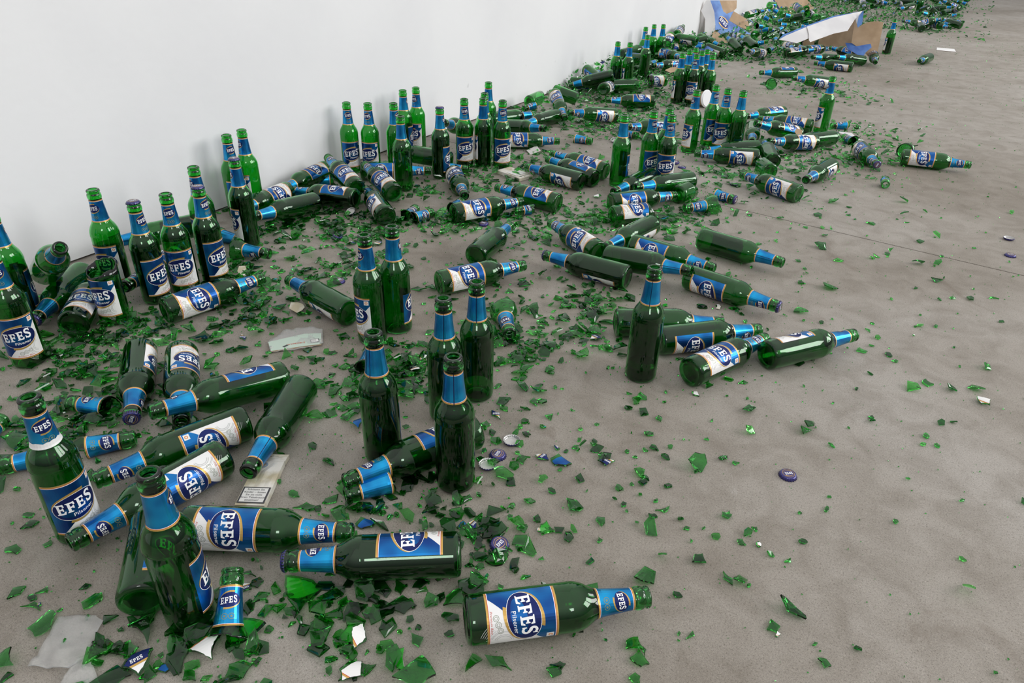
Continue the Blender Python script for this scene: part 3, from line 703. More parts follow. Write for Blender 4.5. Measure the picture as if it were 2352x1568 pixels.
# ---------------------------------------------------------------- shards
def shard_mesh(seed, size=1.0, thick=.0029, rc=.034, n=None, npts=None, jagf=.32):
    rn = random.Random(seed); n = n or rn.choice((3, 4, 4, 5, 5, 6)); asp = rn.uniform(.55, 1.0)
    an = sorted((i+rn.uniform(-jagf, jagf))/n*6.283 for i in range(n)); pts = []
    for a in an: r = rn.uniform(.78, 1.08); pts.append((r*math.cos(a)*.5*size, r*math.sin(a)*.5*size*asp))
    out = []                                          # curved broken edges
    for i, p in enumerate(pts):
        q = pts[(i+1) % n]; out.append(p); d = (q[0]-p[0], q[1]-p[1]); k_ = rn.uniform(-.13, .10)
        for t in (.33, .67): out.append((p[0]+d[0]*t+d[1]*k_, p[1]+d[1]*t-d[0]*k_))
    return out
def shell(pts, rc, thick, layers=None, rot=0.0, name='glass_shard', mi_glass=0, step=.0045):
    """a curved piece of bottle glass from its outline; layers draw paper on its outer side"""
    def bend(bm, off):
        for v in bm.verts:
            u, w, l = v.co; u2, w2 = u*math.cos(rot)-w*math.sin(rot), u*math.sin(rot)+w*math.cos(rot)
            a = u2/rc; r = rc+off+l; v.co = (math.sin(a)*r, w2, math.cos(a)*r-rc)
    def flat(ps):
        bm = bmesh.new(); poly(bm, ps, 0, 0)
        bmesh.ops.transform(bm, matrix=Matrix.Rotation(rot, 4, 'Z'), verts=bm.verts); slice_u(bm, step, -.06, .06)
        bmesh.ops.transform(bm, matrix=Matrix.Rotation(-rot, 4, 'Z'), verts=bm.verts)
        return bm
    bm = flat(pts); bmesh.ops.remove_doubles(bm, verts=bm.verts[:], dist=1e-6)
    co = [tuple(v.co) for v in bm.verts]; fs = [[v.index for v in f.verts] for f in bm.faces]
    bm.verts.index_update(); fs = [[v.index for v in f.verts] for f in bm.faces]; bd = [(e_.verts[0].index, e_.verts[1].index) for e_ in bm.edges if e_.is_boundary]; bm.free()
    out = bmesh.new(); top = [out.verts.new(c) for c in co]; bend(out, 0)
    lo = []
    for v in top: c = Vector((v.co.x, v.co.y, v.co.z+rc)); rr = math.hypot(c.x, c.z); lo.append(out.verts.new((c.x*(rc-thick)/rr, c.y, c.z*(rc-thick)/rr-rc)))
    for f in fs:
        out.faces.new([top[i] for i in f]); out.faces.new([lo[i] for i in f[::-1]])
    for a, b_ in bd: out.faces.new((top[a], top[b_], lo[b_], lo[a]))
    bmesh.ops.recalc_face_normals(out, faces=out.faces[:])
    zmin = min(v.co.z for v in out.verts)
    for v in out.verts: v.co.z -= zmin
    me = bpy.data.meshes.new(name); out.to_mesh(me); out.free(); me.materials.append(SHARD)
    return me, zmin
def clip_poly(ps, a, b_, c):                          # keep a*x+b*y<=c
    out = []
    for i, p in enumerate(ps):
        q = ps[(i+1) % len(ps)]; dp, dq = a*p[0]+b_*p[1]-c, a*q[0]+b_*q[1]-c
        if dp <= 0: out.append(p)
        if dp*dq < 0: t = dp/(dp-dq); out.append((p[0]+(q[0]-p[0])*t, p[1]+(q[1]-p[1])*t))
    return out
def scrap(pts, rc, rot, zmin, kind, rn):              # torn label paper stuck on a piece
    bm = bmesh.new(); s_ = rn.uniform(.86, .97)
    ps = [(x*s_, y*s_) for x, y in pts]; sz = max(abs(p[0]) for p in ps)
    a = rn.uniform(0, 6.28); ca, sa = math.cos(a), math.sin(a)
    ps = clip_poly(ps, ca, sa, sz*rn.uniform(.25, .6)) or ps
    if len(ps) < 3: ps = [(x*s_, y*s_) for x, y in pts]
    jag = []
    for i, p in enumerate(ps):
        q = ps[(i+1) % len(ps)]; jag.append(p)
        for t in (.35, .7): jag.append((p[0]+(q[0]-p[0])*t+rn.uniform(-.03, .03)*sz, p[1]+(q[1]-p[1])*t+rn.uniform(-.03, .03)*sz))
    ps = jag
    base = {'W': 0, 'L': 1, 'B': 1}[kind]
    poly(bm, ps, base, 0)
    def sub(mi, l, *cl):
        q = ps
        for c in cl: q = clip_poly(q, *c)
        if len(q) >= 3:
            try: poly(bm, q, mi, l)
            except Exception: pass
    b_ = rn.uniform(0, 6.28); cb, sb = math.cos(b_), math.sin(b_)
    if kind == 'L':
        sub(2, .0001, (-cb, -sb, sz*.22)); sub(0, .0001, (cb, sb, -sz*.38)); sub(3, .0002, (-cb, -sb, sz*.38), (cb, sb, -sz*.22))
        efes(bm, cb*sz*.08, sb*sz*.08, sz*.85, sz*.30, 5, .0003, 0, b_-math.pi/2)
    else:
        sub(3, .0001, (-cb, -sb, -sz*.60), (cb, sb, sz*.72)); sub(4, .0002, (-cb, -sb, -sz*.56), (cb, sb, sz*.60))
    def bend():
        for v in bm.verts:
            u, w, l = v.co; u2, w2 = u*math.cos(rot)-w*math.sin(rot), u*math.sin(rot)+w*math.cos(rot)
            a_ = u2/rc; r = rc+.0002+l; v.co = (math.sin(a_)*r, w2, math.cos(a_)*r-rc-zmin)
    bmesh.ops.transform(bm, matrix=Matrix.Rotation(rot, 4, 'Z'), verts=bm.verts); slice_u(bm, .0045, -.06, .06)
    bmesh.ops.transform(bm, matrix=Matrix.Rotation(-rot, 4, 'Z'), verts=bm.verts)
    bend(); me = bpy.data.meshes.new('label_scrap'); bm.to_mesh(me); bm.free()
    for x in LM: me.materials.append(x)
    return me
BIGV, MIDV, SMLV = [], [], []
for k_ in range(14):                                   # shapes for 45, 24 and 12 mm pieces
    for lst, sz_, st_ in ((BIGV, .045, .005), (MIDV, .024, .005), (SMLV, .012, .006)):
        rn = random.Random(k_*3+int(sz_*1000)); ps = shard_mesh(k_*7+int(sz_*1000), sz_); rt_ = rn.uniform(0, 3.14)
        me, zm = shell(ps, .0336 if rn.random() < .75 else .019, .0029, rot=rt_, step=st_); lst.append((me, ps, .0336, rt_, zm, sz_))
SCR = {}
def shard(px, py, mm, kind='', label=None, group='green glass shards on the floor', z=None, rn=random, tilt=None, pt=None):
    sz = mm/1000; lst = BIGV if mm >= 33 else MIDV if mm >= 17 else SMLV; i = rn.randrange(len(lst)); me, ps, rc, rt_, zm, s0 = lst[i]
    p = pt or at(px, py); ob = bpy.data.objects.new('glass_shard', me); COL.objects.link(ob); s_ = sz/s0
    t = R(tilt if tilt is not None else rn.choice((0, 0, rn.uniform(-22, 22), rn.uniform(-10, 10)))); flip = math.pi if rn.random() < (.28 if not kind else (1 if mm >= 58 else .42) if kind == 'W' else 0) else 0
    if kind == 'W' and flip: t *= .4
    ob.scale = (s_, s_, s_ if mm > 20 else min(1.3, s_*1.1)); ob.rotation_euler = Euler((t+flip, 0, rn.uniform(0, 6.28)), 'XYZ')
    hgt = max(v.co.z for v in me.vertices)*ob.scale.z; lift = abs(math.sin(t))*sz*.42+(hgt if flip else 0)
    ob.location = (p.x, p.y, (z or 0)+lift+.0003)
    cm = rn.choice((0, 0, 0, 1, 1, 2)) if not kind else 2 if flip else 0
    if cm: ob.material_slots[0].link = 'OBJECT'; ob.material_slots[0].material = (SHARD, SHARD_DARK, SHARD_BRIGHT)[cm]
    q = 'torn blue label' if kind in 'LB' and kind else 'torn white label' if kind == 'W' else ''
    size = 'large' if mm >= 38 else 'medium' if mm >= 20 else 'small'
    tag(ob, label or f'{size} curved green glass shard{" carrying "+q if q else ""} lying on the concrete floor', 'glass shard', group+(' with label paper' if kind else ''))
    if kind:
        key = (kind, id(me))
        if key not in SCR: SCR[key] = scrap(ps, rc, rt_, zm, kind, random.Random(i*5+len(SCR)))
        part('label_scrap', SCR[key], ob)
    return ob
def triple(me, n, seed, run):                          # dark, plain and bright pieces mixed
    rn = random.Random(seed); mi = []
    for x in (SHARD, SHARD_DARK, SHARD_BRIGHT): me.materials.append(x)
    # one colour per piece: pieces are runs of vertices
    par = list(range(len(me.vertices)))
    def fd(a):
        while par[a] != a: par[a] = par[par[a]]; a = par[a]
        return a
    for f in me.polygons:
        a = fd(f.vertices[0])
        for v in f.vertices[1:]: par[fd(v)] = a
    pick = {}
    for f in me.polygons:
        r_ = fd(f.vertices[0])
        if r_ not in pick: pick[r_] = rn.choice((0, 0, 1, 1, 2))
        mi.append(pick[r_])
    me.polygons.foreach_set('material_index', mi)
P = []
def add(s_):
    for t in s_.split(): a = t.split(','); P.append((float(a[0]), float(a[1]), float(a[2]), a[3] if len(a) > 3 else ''))
add('40,1126,18 66,1184,18 68,1208,26 31,1265,28 109,1252,16 36,1364,26 98,1356,18 75,1375,14 72,1400,28 91,1392,10,L 102,1436,38 213,1382,28 195,1350,16 15,1528,34 17,1562,22 250,1488,44,W 318,1460,52 288,1495,44 320,1528,46,L 380,1535,20,B 415,1515,48 478,1498,44,W 447,1467,30 464,1437,44 436,1558,26 250,1560,48 345,1554,24')
add('557,1449,60,W 694,1362,66,W 665,1404,24 596,1378,28 571,1326,20 590,1342,20 571,1398,24 565,1353,20,L 747,1348,26 789,1387,24 763,1423,40 741,1446,38 808,1412,34 797,1465,50,W 825,1470,44,W 797,1493,24 808,1507,20 803,1543,34,W 839,1535,34 551,1543,32 587,1524,13 755,1542,13 705,1166,40 760,1152,34 663,1175,15 677,1138,20')
add('911,1395,50 917,1348,28 878,1354,42 968,1345,30 1013,1375,19 1049,1383,36 1034,1422,30 848,1419,22 956,1470,24 1034,1458,15 884,1488,30 929,1518,46,W 810,1545,34,W 947,1560,62 1090,1530,34 1144,1524,36 1150,1348,11 845,1148,22 875,1154,18 899,1142,26 884,1121,26 926,1134,15 995,1130,18 854,1175,15 878,1181,14 896,1190,12 911,1184,12 1010,1184,18 1042,1186,20 1078,1180,24 1087,1207,22,L 1087,1228,30 1129,1228,30 1141,1201,22 1171,1190,15 1234,1196,15 1245,1219,18,W 1099,1255,24 1105,1282,26 1144,1285,42 1183,1297,28 1093,1321,15 974,1210,22 840,1204,32,B 1060,1210,22,B')
add('1513,964,22 1371,976,10 1205,970,17 1209,999,19 1323,1029,17 1365,1015,17 1481,1037,13 1280,1029,17,L 1201,1056,26 1245,1052,30,L 1288,1062,38,B 1394,1064,32,L 1245,1104,24 1268,1131,15 1481,1102,20 1422,1123,15 1432,1161,13 1522,1169,26 1499,1186,15 1666,1186,20 1690,1066,15 1623,1011,11 1599,1086,10 1576,1216,11 1603,1289,30 1670,1330,24 1733,1216,13 1702,1246,16 1741,1253,11,W 1844,1246,13 1773,1443,24 1785,1458,11,W 1233,1194,15 1256,1218,28,W 1282,1218,20 1377,1242,13 1457,1486,26 1469,1514,26 1473,1496,17 1280,1531,20 1331,1441,22 1457,1561,17 1157,1092,50')
add('1893,1526,18 1840,649,18 1833,600,20 2282,687,24 2130,882,28 2262,927,36,W 2300,740,15 2112,750,18 2055,830,15 2126,1003,15 2152,1025,12 2120,1022,11 2056,1200,11 2210,1286,11 1673,872,20 1705,880,20 1598,905,20,W 1463,922,34 2082,511,16 2163,590,11 1613,705,26 1686,711,28 1702,722,16 1649,704,13,W 1711,740,14 1841,651,22 1848,618,18 1850,629,18 1627,596,22 1725,615,12 1673,631,20 1851,523,16 1889,524,22 1894,543,20,L 1785,534,10 1815,526,10 1840,717,38 1992,760,18 2003,744,12 2041,816,20 1760,758,16')
add('1303,498,40 1236,514,36 1334,515,40 1374,533,52 1258,543,20 1229,550,22 1278,566,24 1334,468,28 1372,454,32,W 1225,573,16 1240,573,14 1446,687,48 1403,704,22 1365,700,26 1370,713,22 1318,691,16 1249,682,20 1289,738,34 1352,727,16 1356,751,18,W 1367,767,44 1367,780,34,L 1338,785,32 1421,783,24 1613,707,24 1528,704,22,W 1526,539,20 1550,530,18 1548,510,26 1613,508,15 1602,495,32 1535,488,40 1383,490,28 1354,482,22')
add('1160,690,30 1199,696,24 1138,741,38 962,667,38 975,652,18 973,699,13 1116,688,16 1208,665,14 1058,607,18 1027,609,14 1230,551,24 1176,571,16 1085,531,24 1163,500,28 926,583,18 870,562,34,L 806,562,34,L 859,553,34 875,587,30 792,553,24 801,516,42 768,525,34 870,529,44 783,623,18,W 806,618,38 790,634,34 873,614,34 772,761,15 786,777,24 902,792,28 924,790,18 942,799,22 987,766,26 969,792,28 1170,781,24 1194,797,22')
add('923,844,48 954,849,32,L 974,824,30,W 951,819,22 770,900,48 806,885,44 811,916,44 760,951,34 788,939,24 819,946,38 796,963,13,B 824,980,34,B 770,841,11 839,1029,11 928,865,26 941,888,22 967,878,22 1181,842,15 1201,857,13 1143,852,9 1127,888,11 1227,926,26 1245,926,24 1140,954,32,L 1158,939,26 1115,977,24 1209,1000,17 1204,969,15 1194,982,13 1140,1013,24 1112,1038,13 1199,1056,28 1189,1041,11 1102,1056,15 992,1099,34 888,1122,40 926,1133,15 847,1145,26')
add('604,700,48 552,685,28 588,713,40 560,730,40 634,663,48 536,747,34 567,750,15 573,743,13,L 508,756,17 519,764,22 460,780,62 495,773,44 558,776,30,L 532,806,24 593,794,18 610,822,18 499,816,13 486,847,36 491,862,22 664,685,20 684,689,18 656,721,26 625,737,11 651,741,11 731,732,15 710,721,20 734,828,26 721,832,20 770,841,15 788,773,34 632,615,26 647,626,24 677,622,26 688,610,16 586,617,40 521,637,38 742,635,40 749,884,15 708,802,34 356,764,32 322,752,34 413,763,11 387,654,20 391,755,26')
add('136,792,46 219,787,30 263,785,38 228,767,46 94,774,52 201,856,56 241,865,54 252,825,44 167,856,22 263,901,34 147,934,64 183,968,48 241,968,54 190,990,34 45,963,34 377,975,34 45,1012,60 312,1008,28 339,995,18 346,1010,11')
rs = random.Random(11)
LMK = [tuple(a.split('|')) for a in """430,1330|nearest standing bottle
170,1130|standing bottle with torn neck label
300,1330|bottle lying behind the nearest standing one
530,1350|broken bottleneck with its mouth up
760,1240|capped dark lying bottle
980,1275|foot of the capped dark bottle
600,1225|lying bottle with big upward label
1180,1405|nearest lying bottle
1440,1380|mouth of the nearest lying bottle
600,1110|cream cigarette pack
460,1090|three parallel lying bottles
640,970|bare slanting bottle
520,900|torn-label lying bottle
320,870|capped bottle pointing at the viewer
230,1010|broken neck with whole label
215,925|broken neck between shards
420,860|lying bottle with upside-down label
150,1475|clear plastic sheet
890,1000|second bottle from the pack, standing
1045,1050|front bottle of the standing trio
1095,860|rear bottle of the standing trio
850,1090|lying mouth below the standing trio
1147,1047|print-up crown cap between upturned caps
1147,1257|crown cap on broken glass
1809,1093|crown cap alone on bare floor
2320,588|crown cap at the far right
1170,735|upended broken neck
850,700|standing pair
740,690|face-down lying bottle
490,680|label-up bottle below the wall row
270,700|first bottle of the wall row
450,600|last capped bottle of the wall row
570,520|capped bottle by the wall pair
40,800|front-labelled bottle at the picture edge
175,720|bottle lying foot first
680,780|pale green wrapper
680,705|torn beige paper scrap
1110,640|lying bottle behind the trio
1120,560|bright green foot-first bottle
1070,490|label-up bottle beyond the pair
1220,460|lying bottle between two broken necks
1280,400|three parallel bottles in mid floor
1320,545|lengthwise-labelled lying bottle
1350,610|capped bottle pointing at the wall
1480,590|wedged plain bottle
1470,760|lone standing bottle in mid floor
1660,830|silvery lying bottle with foot showing
1860,800|rightmost bottle of the lone bottle's bunch
1670,670|capped bottle pointing right
1700,570|bare dark lying bottle
1470,450|pile beside the lone far bottle
1610,475|flared broken neck
1770,430|label-up bottle beyond the broken necks
2150,365|rightmost lying bottle
1900,250|lone upright bottle on the right
1950,540|floor joint
905,360|plain-backed bottle at the wall
880,460|upright-labelled bottle lying foot first
965,495|crossed pair of necks
660,480|bare bright bottle at the wall
1600,1250|empty middle of the near floor
2200,1000|bare floor at the right
1500,1480|bottom edge, right of the nearest bottle
950,1500|bottom edge, left of the nearest bottle
100,1330|bare floor at the lower left""".split('\n')]
LMK = [(float(a.split(',')[0]), float(a.split(',')[1]), b_) for a, b_ in LMK]
def near(x, y):
    k_ = min(LMK, key=lambda q: math.hypot((q[0]-x)/max(120, .35*y), (q[1]-y)/max(70, .28*y)))
    dx, dy = (x-k_[0]), (y-k_[1])*1.6
    d = ('right of' if dx > 0 else 'left of') if abs(dx) > abs(dy) else ('before' if dy > 0 else 'behind')
    return d, k_[2], math.hypot(dx, dy)
LABS = {}
for i, (x, y, mm, kd) in enumerate(P):
    d, ph, ds = near(x, y); sz_ = 'large' if mm >= 38 else 'middling' if mm >= 22 else 'small' if mm >= 14 else 'tiny'
    look = {'': 'green glass shard', 'W': 'shard with white label paper', 'L': 'shard with blue and gold label', 'B': 'shard with blue label paper'}[kd]
    LABS.setdefault((sz_, look, d, ph), []).append((ds, i))
TXT = {}
ORD = ['', 'next-closest ', 'third-closest ', 'fourth-closest ', 'fifth-closest ', 'sixth-closest ', 'seventh-closest ', 'eighth-closest ']
for (sz_, look, d, ph), v in LABS.items():
    for r_, (ds, i) in enumerate(sorted(v)): TXT[i] = (ORD[min(r_, 7)] if r_ else ('closest ' if len(v) > 1 else ''))+f'{sz_} {look} {d} the {ph}'
TXT = {k_: v.replace('shard with white label paper', 'white-papered shard').replace('shard with blue and gold label', 'blue-labelled shard').replace('shard with blue label paper', 'blue-papered shard') for k_, v in TXT.items()}
for i, (x, y, mm, kd) in enumerate(P):
    shard(x, y, mm*(1.12 if y > 900 else 1.15), kd, rn=rs, group='green glass shards on the %s' % ('near floor' if y > 900 else 'middle floor' if y > 600 else 'far floor'), label=TXT[i])
NSH = len(P)
def med_shards():                                     # curved pieces lying thick in drifts between the bottles
    rn = random.Random(77); V, Fs = [], []
    D = []                                            # centre pixel, spread along and across (m), how many
    for a in '130,800,.05,30 230,790,.05,34 220,860,.06,46 160,950,.08,60 250,960,.07,50 60,980,.06,30 30,1050,.05,16 330,750,.05,24 600,700,.05,36 570,735,.04,20 540,620,.05,26 640,650,.04,14 560,660,.04,14 640,540,.06,20 800,510,.07,46 730,490,.07,34 770,540,.06,30 860,550,.05,20 900,520,.05,16 660,500,.05,20 590,530,.04,16 790,620,.06,40 830,600,.05,24 720,620,.04,12 920,850,.06,60 950,870,.05,36 800,910,.06,40 1170,790,.07,60 1150,740,.05,20 1200,800,.05,26 1370,700,.05,40 1350,690,.04,20 1370,780,.05,26 1120,500,.07,40 1060,510,.06,26 1180,510,.05,20 1000,510,.05,24 1420,500,.07,36 1550,500,.07,46 1480,520,.06,36 1600,480,.06,26 1360,520,.06,26 1300,500,.05,14 1230,545,.05,12 1260,430,.07,36 1200,400,.07,30 1240,360,.08,40 1160,375,.06,26 1330,380,.08,20 1080,390,.07,30 980,440,.06,20 1100,430,.06,20 1690,390,.1,30 1640,400,.08,20 1800,360,.12,46 1860,380,.1,26 1980,310,.14,60 1940,370,.1,40 2030,350,.1,30 1870,200,.15,70 1930,220,.12,30 1700,280,.12,30 1450,290,.12,60 1400,300,.1,36 1330,290,.1,30 1480,270,.1,50 1520,230,.12,70 1450,250,.1,50 1560,190,.1,40 1270,270,.1,40 900,400,.08,24 760,440,.07,24 470,660,.04,12 120,700,.05,16 50,720,.05,10 420,480,.05,10 870,1350,.05,15 810,1400,.05,20 760,1420,.05,15 900,1380,.04,8 690,1380,.04,9 840,1470,.05,13 450,1480,.05,14 350,1490,.05,12 300,1440,.04,10 1100,1230,.05,18 1150,1290,.04,12 1090,1190,.05,20 900,1180,.05,16 880,1130,.04,14 480,1540,.04,10 2230,1010,.3,20 2000,560,.3,30 1900,900,.4,26 1500,1150,.3,40 1300,1000,.15,40 1250,650,.2,50 1000,600,.2,30 650,850,.15,40 1650,330,.12,30 1560,340,.1,20 1750,430,.12,30'.split():
        q = [float(v) for v in a.split(',')]; D.append((at(q[0], q[1]), q[2], int(q[3])))
    for c, sp_, n_ in D:
        for k_ in range(int(n_*(2.1 if c.y > 1.55 or c.x < .55 else 1.35))):
            x, y = c.x+rn.gauss(0, sp_), c.y+rn.gauss(0, sp_*1.15); x = max(.02, x)
            s_ = (.009+.038*rn.random()**1.8); m_ = rn.choice((3, 4, 5, 5, 6)); a0 = rn.uniform(0, 6.28); asp = rn.uniform(.45, 1); k0 = len(V)
            E_ = Euler((rn.gauss(0, .28), rn.gauss(0, .28), rn.uniform(0, 6.28))).to_matrix(); f_ = rn.choice((1, 1, -1))
            pts = [Vector((s_*.5*r_*math.cos(a), s_*.5*r_*asp*math.sin(a), 0)) for a, r_ in ((a0+6.283*(i+rn.uniform(-.3, .3))/m_, rn.uniform(.7, 1.1)) for i in range(m_))]
            rings_ = [[p, p*.5] for p in pts]
            def z_(p): return -f_*(p.x*p.x)/.068
            co = [Vector((p.x, p.y, z_(p))) for p in pts]+[Vector((p.x*.5, p.y*.5, z_(p*.5))) for p in pts]+[Vector((0, 0, 0))]
            th = .0028; vs = [E_ @ v for v in co]+[E_ @ (v-Vector((0, 0, th))) for v in co]; zl = min(v.z for v in vs)
            layer = rn.choice((0, 0, 0, .003, .007)) if n_ >= 26 and sp_ < .13 else 0
            for v in vs: V.append((max(.004, x+v.x), y+v.y, v.z-zl+layer+.0002))
            N_ = 2*m_+1
            for i in range(m_):
                j = (i+1) % m_
                Fs += [(k0+i, k0+j, k0+m_+j, k0+m_+i), (k0+m_+i, k0+m_+j, k0+2*m_), (k0+N_+j, k0+N_+i, k0+N_+m_+i, k0+N_+m_+j), (k0+N_+m_+j, k0+N_+m_+i, k0+N_+2*m_), (k0+j, k0+i, k0+N_+i, k0+N_+j)]
    me = bpy.data.meshes.new('small_glass_shards'); me.from_pydata(V, [], Fs); triple(me, len(Fs), 1, 5); me.update()
    tag(obj('small_glass_shards', me), 'drifts of curved green glass shards lying thick between the bottles', 'glass shards', kind='stuff')
med_shards()

# anchors that draw small debris towards bottles and shards
ANC = []
for ob in bpy.data.objects:
    if ob.parent is None and ob.name.split('.')[0] in ('beer_bottle', 'broken_bottleneck', 'broken_bottle', 'glass_shard'): ANC.append((ob.matrix_world.translation if ob.name.startswith('gl') else ob.matrix_world @ Vector((0, 0, .13)))*1)
ANCX = [a for a in ANC]
def chips(name, n, smin, smax, seed, spread, label, heap=0.0, M=SHARD, zj=0):
    rn = random.Random(seed); V, Fs = [], []
    def one(x, y, z, s_):
        k0 = len(V); m_ = rn.choice((3, 4, 4, 5)); a0 = rn.uniform(0, 6.28); asp = rn.uniform(.35, 1); th = min(.003, s_*.45)
        E_ = Euler((rn.gauss(0, .3), rn.gauss(0, .3), rn.uniform(0, 6.28))).to_matrix(); pts = []
        for i in range(m_):
            a = a0+6.283*(i+rn.uniform(-.3, .3))/m_; r = s_*.5*rn.uniform(.7, 1.1); pts.append((r*math.cos(a), r*math.sin(a)*asp))
        vs = [E_ @ Vector((q[0], q[1], zz)) for zz in (th/2, -th/2) for q in pts]; zl = min(v.z for v in vs)
        for v in vs: V.append((x+v.x, y+v.y, z-zl+v.z+.0002))
        Fs.append(tuple(range(k0, k0+m_))); Fs.append(tuple(k0+m_+i for i in reversed(range(m_))))
        for i in range(m_): j = (i+1) % m_; Fs.append((k0+i, k0+m_+i, k0+m_+j, k0+j))
    c = 0
    while c < n:
        if rn.random() < .80: a = rn.choice(ANCX); d = rn.choice(spread); x, y = a.x+rn.gauss(0, d), a.y+rn.gauss(0, d)
        else: y = rn.uniform(.1, 9); x = rn.uniform(.2, 2.9)
        if x < .01 or y < -.1: continue
        one(x, y, 0, smin+(smax-smin)*rn.random()**2.2); c += 1
    me = bpy.data.meshes.new(name); me.from_pydata(V, [], Fs); me.materials.append(M); me.update()
    ob = bpy.data.objects.new(name, me); COL.objects.link(ob); tag(ob, label, 'glass shards' if smax > .004 else 'glass grit', kind='stuff'); return ob
chips('glass_chips', 5200, .003, .011, 3, (.03, .07, .13), 'countless small green glass chips scattered between the bottles')
chips('glass_grit', 28000, .0009, .0038, 4, (.03, .08, .2), 'fine green glass grit sprinkled over the concrete floor')
# ---------------------------------------------------------------- far heap along the wall
rh = random.Random(21)
def heap_h(x, y):                                     # how high the heap stands at a place
    h = 0
    if y > 3.6: h = max(h, .16*max(0, 1-x/.42)*min(1, (y-3.6)/.6))
    if y > 5.6: h = max(h, .20*max(0, 1-abs(x-.35)/.65)*min(1, (y-5.6)/.8))
    if y > 8.6: h = max(h, .22*max(0, 1-abs(x-.95)/.95)*min(1, (y-8.6)/.8))
    return h
def heap_spot():
    while True:
        w_ = rh.random()
        if w_ < .24: x, y = rh.uniform(.04, .42), rh.uniform(3.6, 5.9)
        elif w_ < .55: x, y = rh.uniform(.05, 1.0), rh.uniform(5.6, 8.8)
        else: x, y = rh.uniform(.1, 1.95), rh.uniform(8.4, 13.5)
        if (x < .36 and 5.9 < y < 7.7) or (x < .8 and 8.2 < y < 10.0): continue
        if heap_h(x, y) > .015: return x, y, heap_h(x, y)
# bottles and pieces already placed by hand keep their room
TAKEN = [a for a in ANC if a.y > 3.4]
GH, GHB = 'beer bottles lying in the far heap', 'broken bottles in the far heap'
n = 0
KB = ['green bottle with blue label lying in the far heap of broken glass along the wall', 'bare-sided green bottle lying in the far heap of broken glass along the wall']
while n < 190:
    x, y, h = heap_spot()
    if any(abs(x-t.x) < .1 and abs(y-t.y) < .12 for t in TAKEN) and y < 8: continue
    z = rh.uniform(.0, h)+.035; a = rh.uniform(0, 6.283); el = rh.gauss(0, .18); d = Vector((math.cos(a)*math.cos(el), math.sin(a)*math.cos(el), math.sin(el)))
    x = max(x, .05+abs(d.x)*.13); z = max(z, .035+abs(d.z)*.13); c = Vector((x, y, z)); n += 1
    k_ = rh.random(); phi = rh.uniform(-180, 180)
    m_ = -d; sx_, sy_ = m_.dot(RIGHT), m_.dot(UP)
    way = ('right' if sx_ > 0 else 'left') if abs(sx_) > .55 else ('back' if m_.dot(FWD) > 0 else 'viewer')
    zone = 'before the leaning carton' if y < 6.0 else 'between leaning and open cartons' if y < 8.6 else 'in the farthest heap'
    high = 'on top' if z > .035+.55*h else 'low'; cp_ = k_ < .06; lb = 'labelled' if abs(phi) < 95 else 'bare-sided'
    desc = lambda w0: f'{w0} {high}, pointing {"to the "+way if way != "viewer" else "at the viewer"}, {zone}'
    if k_ < .42:
        q = bottle(desc(('capped ' if cp_ else '')+lb+' bottle'), c+d*.13, c-d*.13, phi, cap=cp_, group=GH)
    elif k_ < .72: broken(desc('broken bottleneck'), 'neck', rh.randrange(7), c+d*.04, c-d*.04, phi, group=GHB)
    elif k_ < .80: broken(desc('broken shoulder and neck'), 'shoulder', rh.randrange(3), c+d*.05, c-d*.05, phi, group=GHB)
    else: broken(desc('broken bottle foot'), 'base', rh.randrange(4), c-d*.04, c+d*.04, phi, group=GHB)
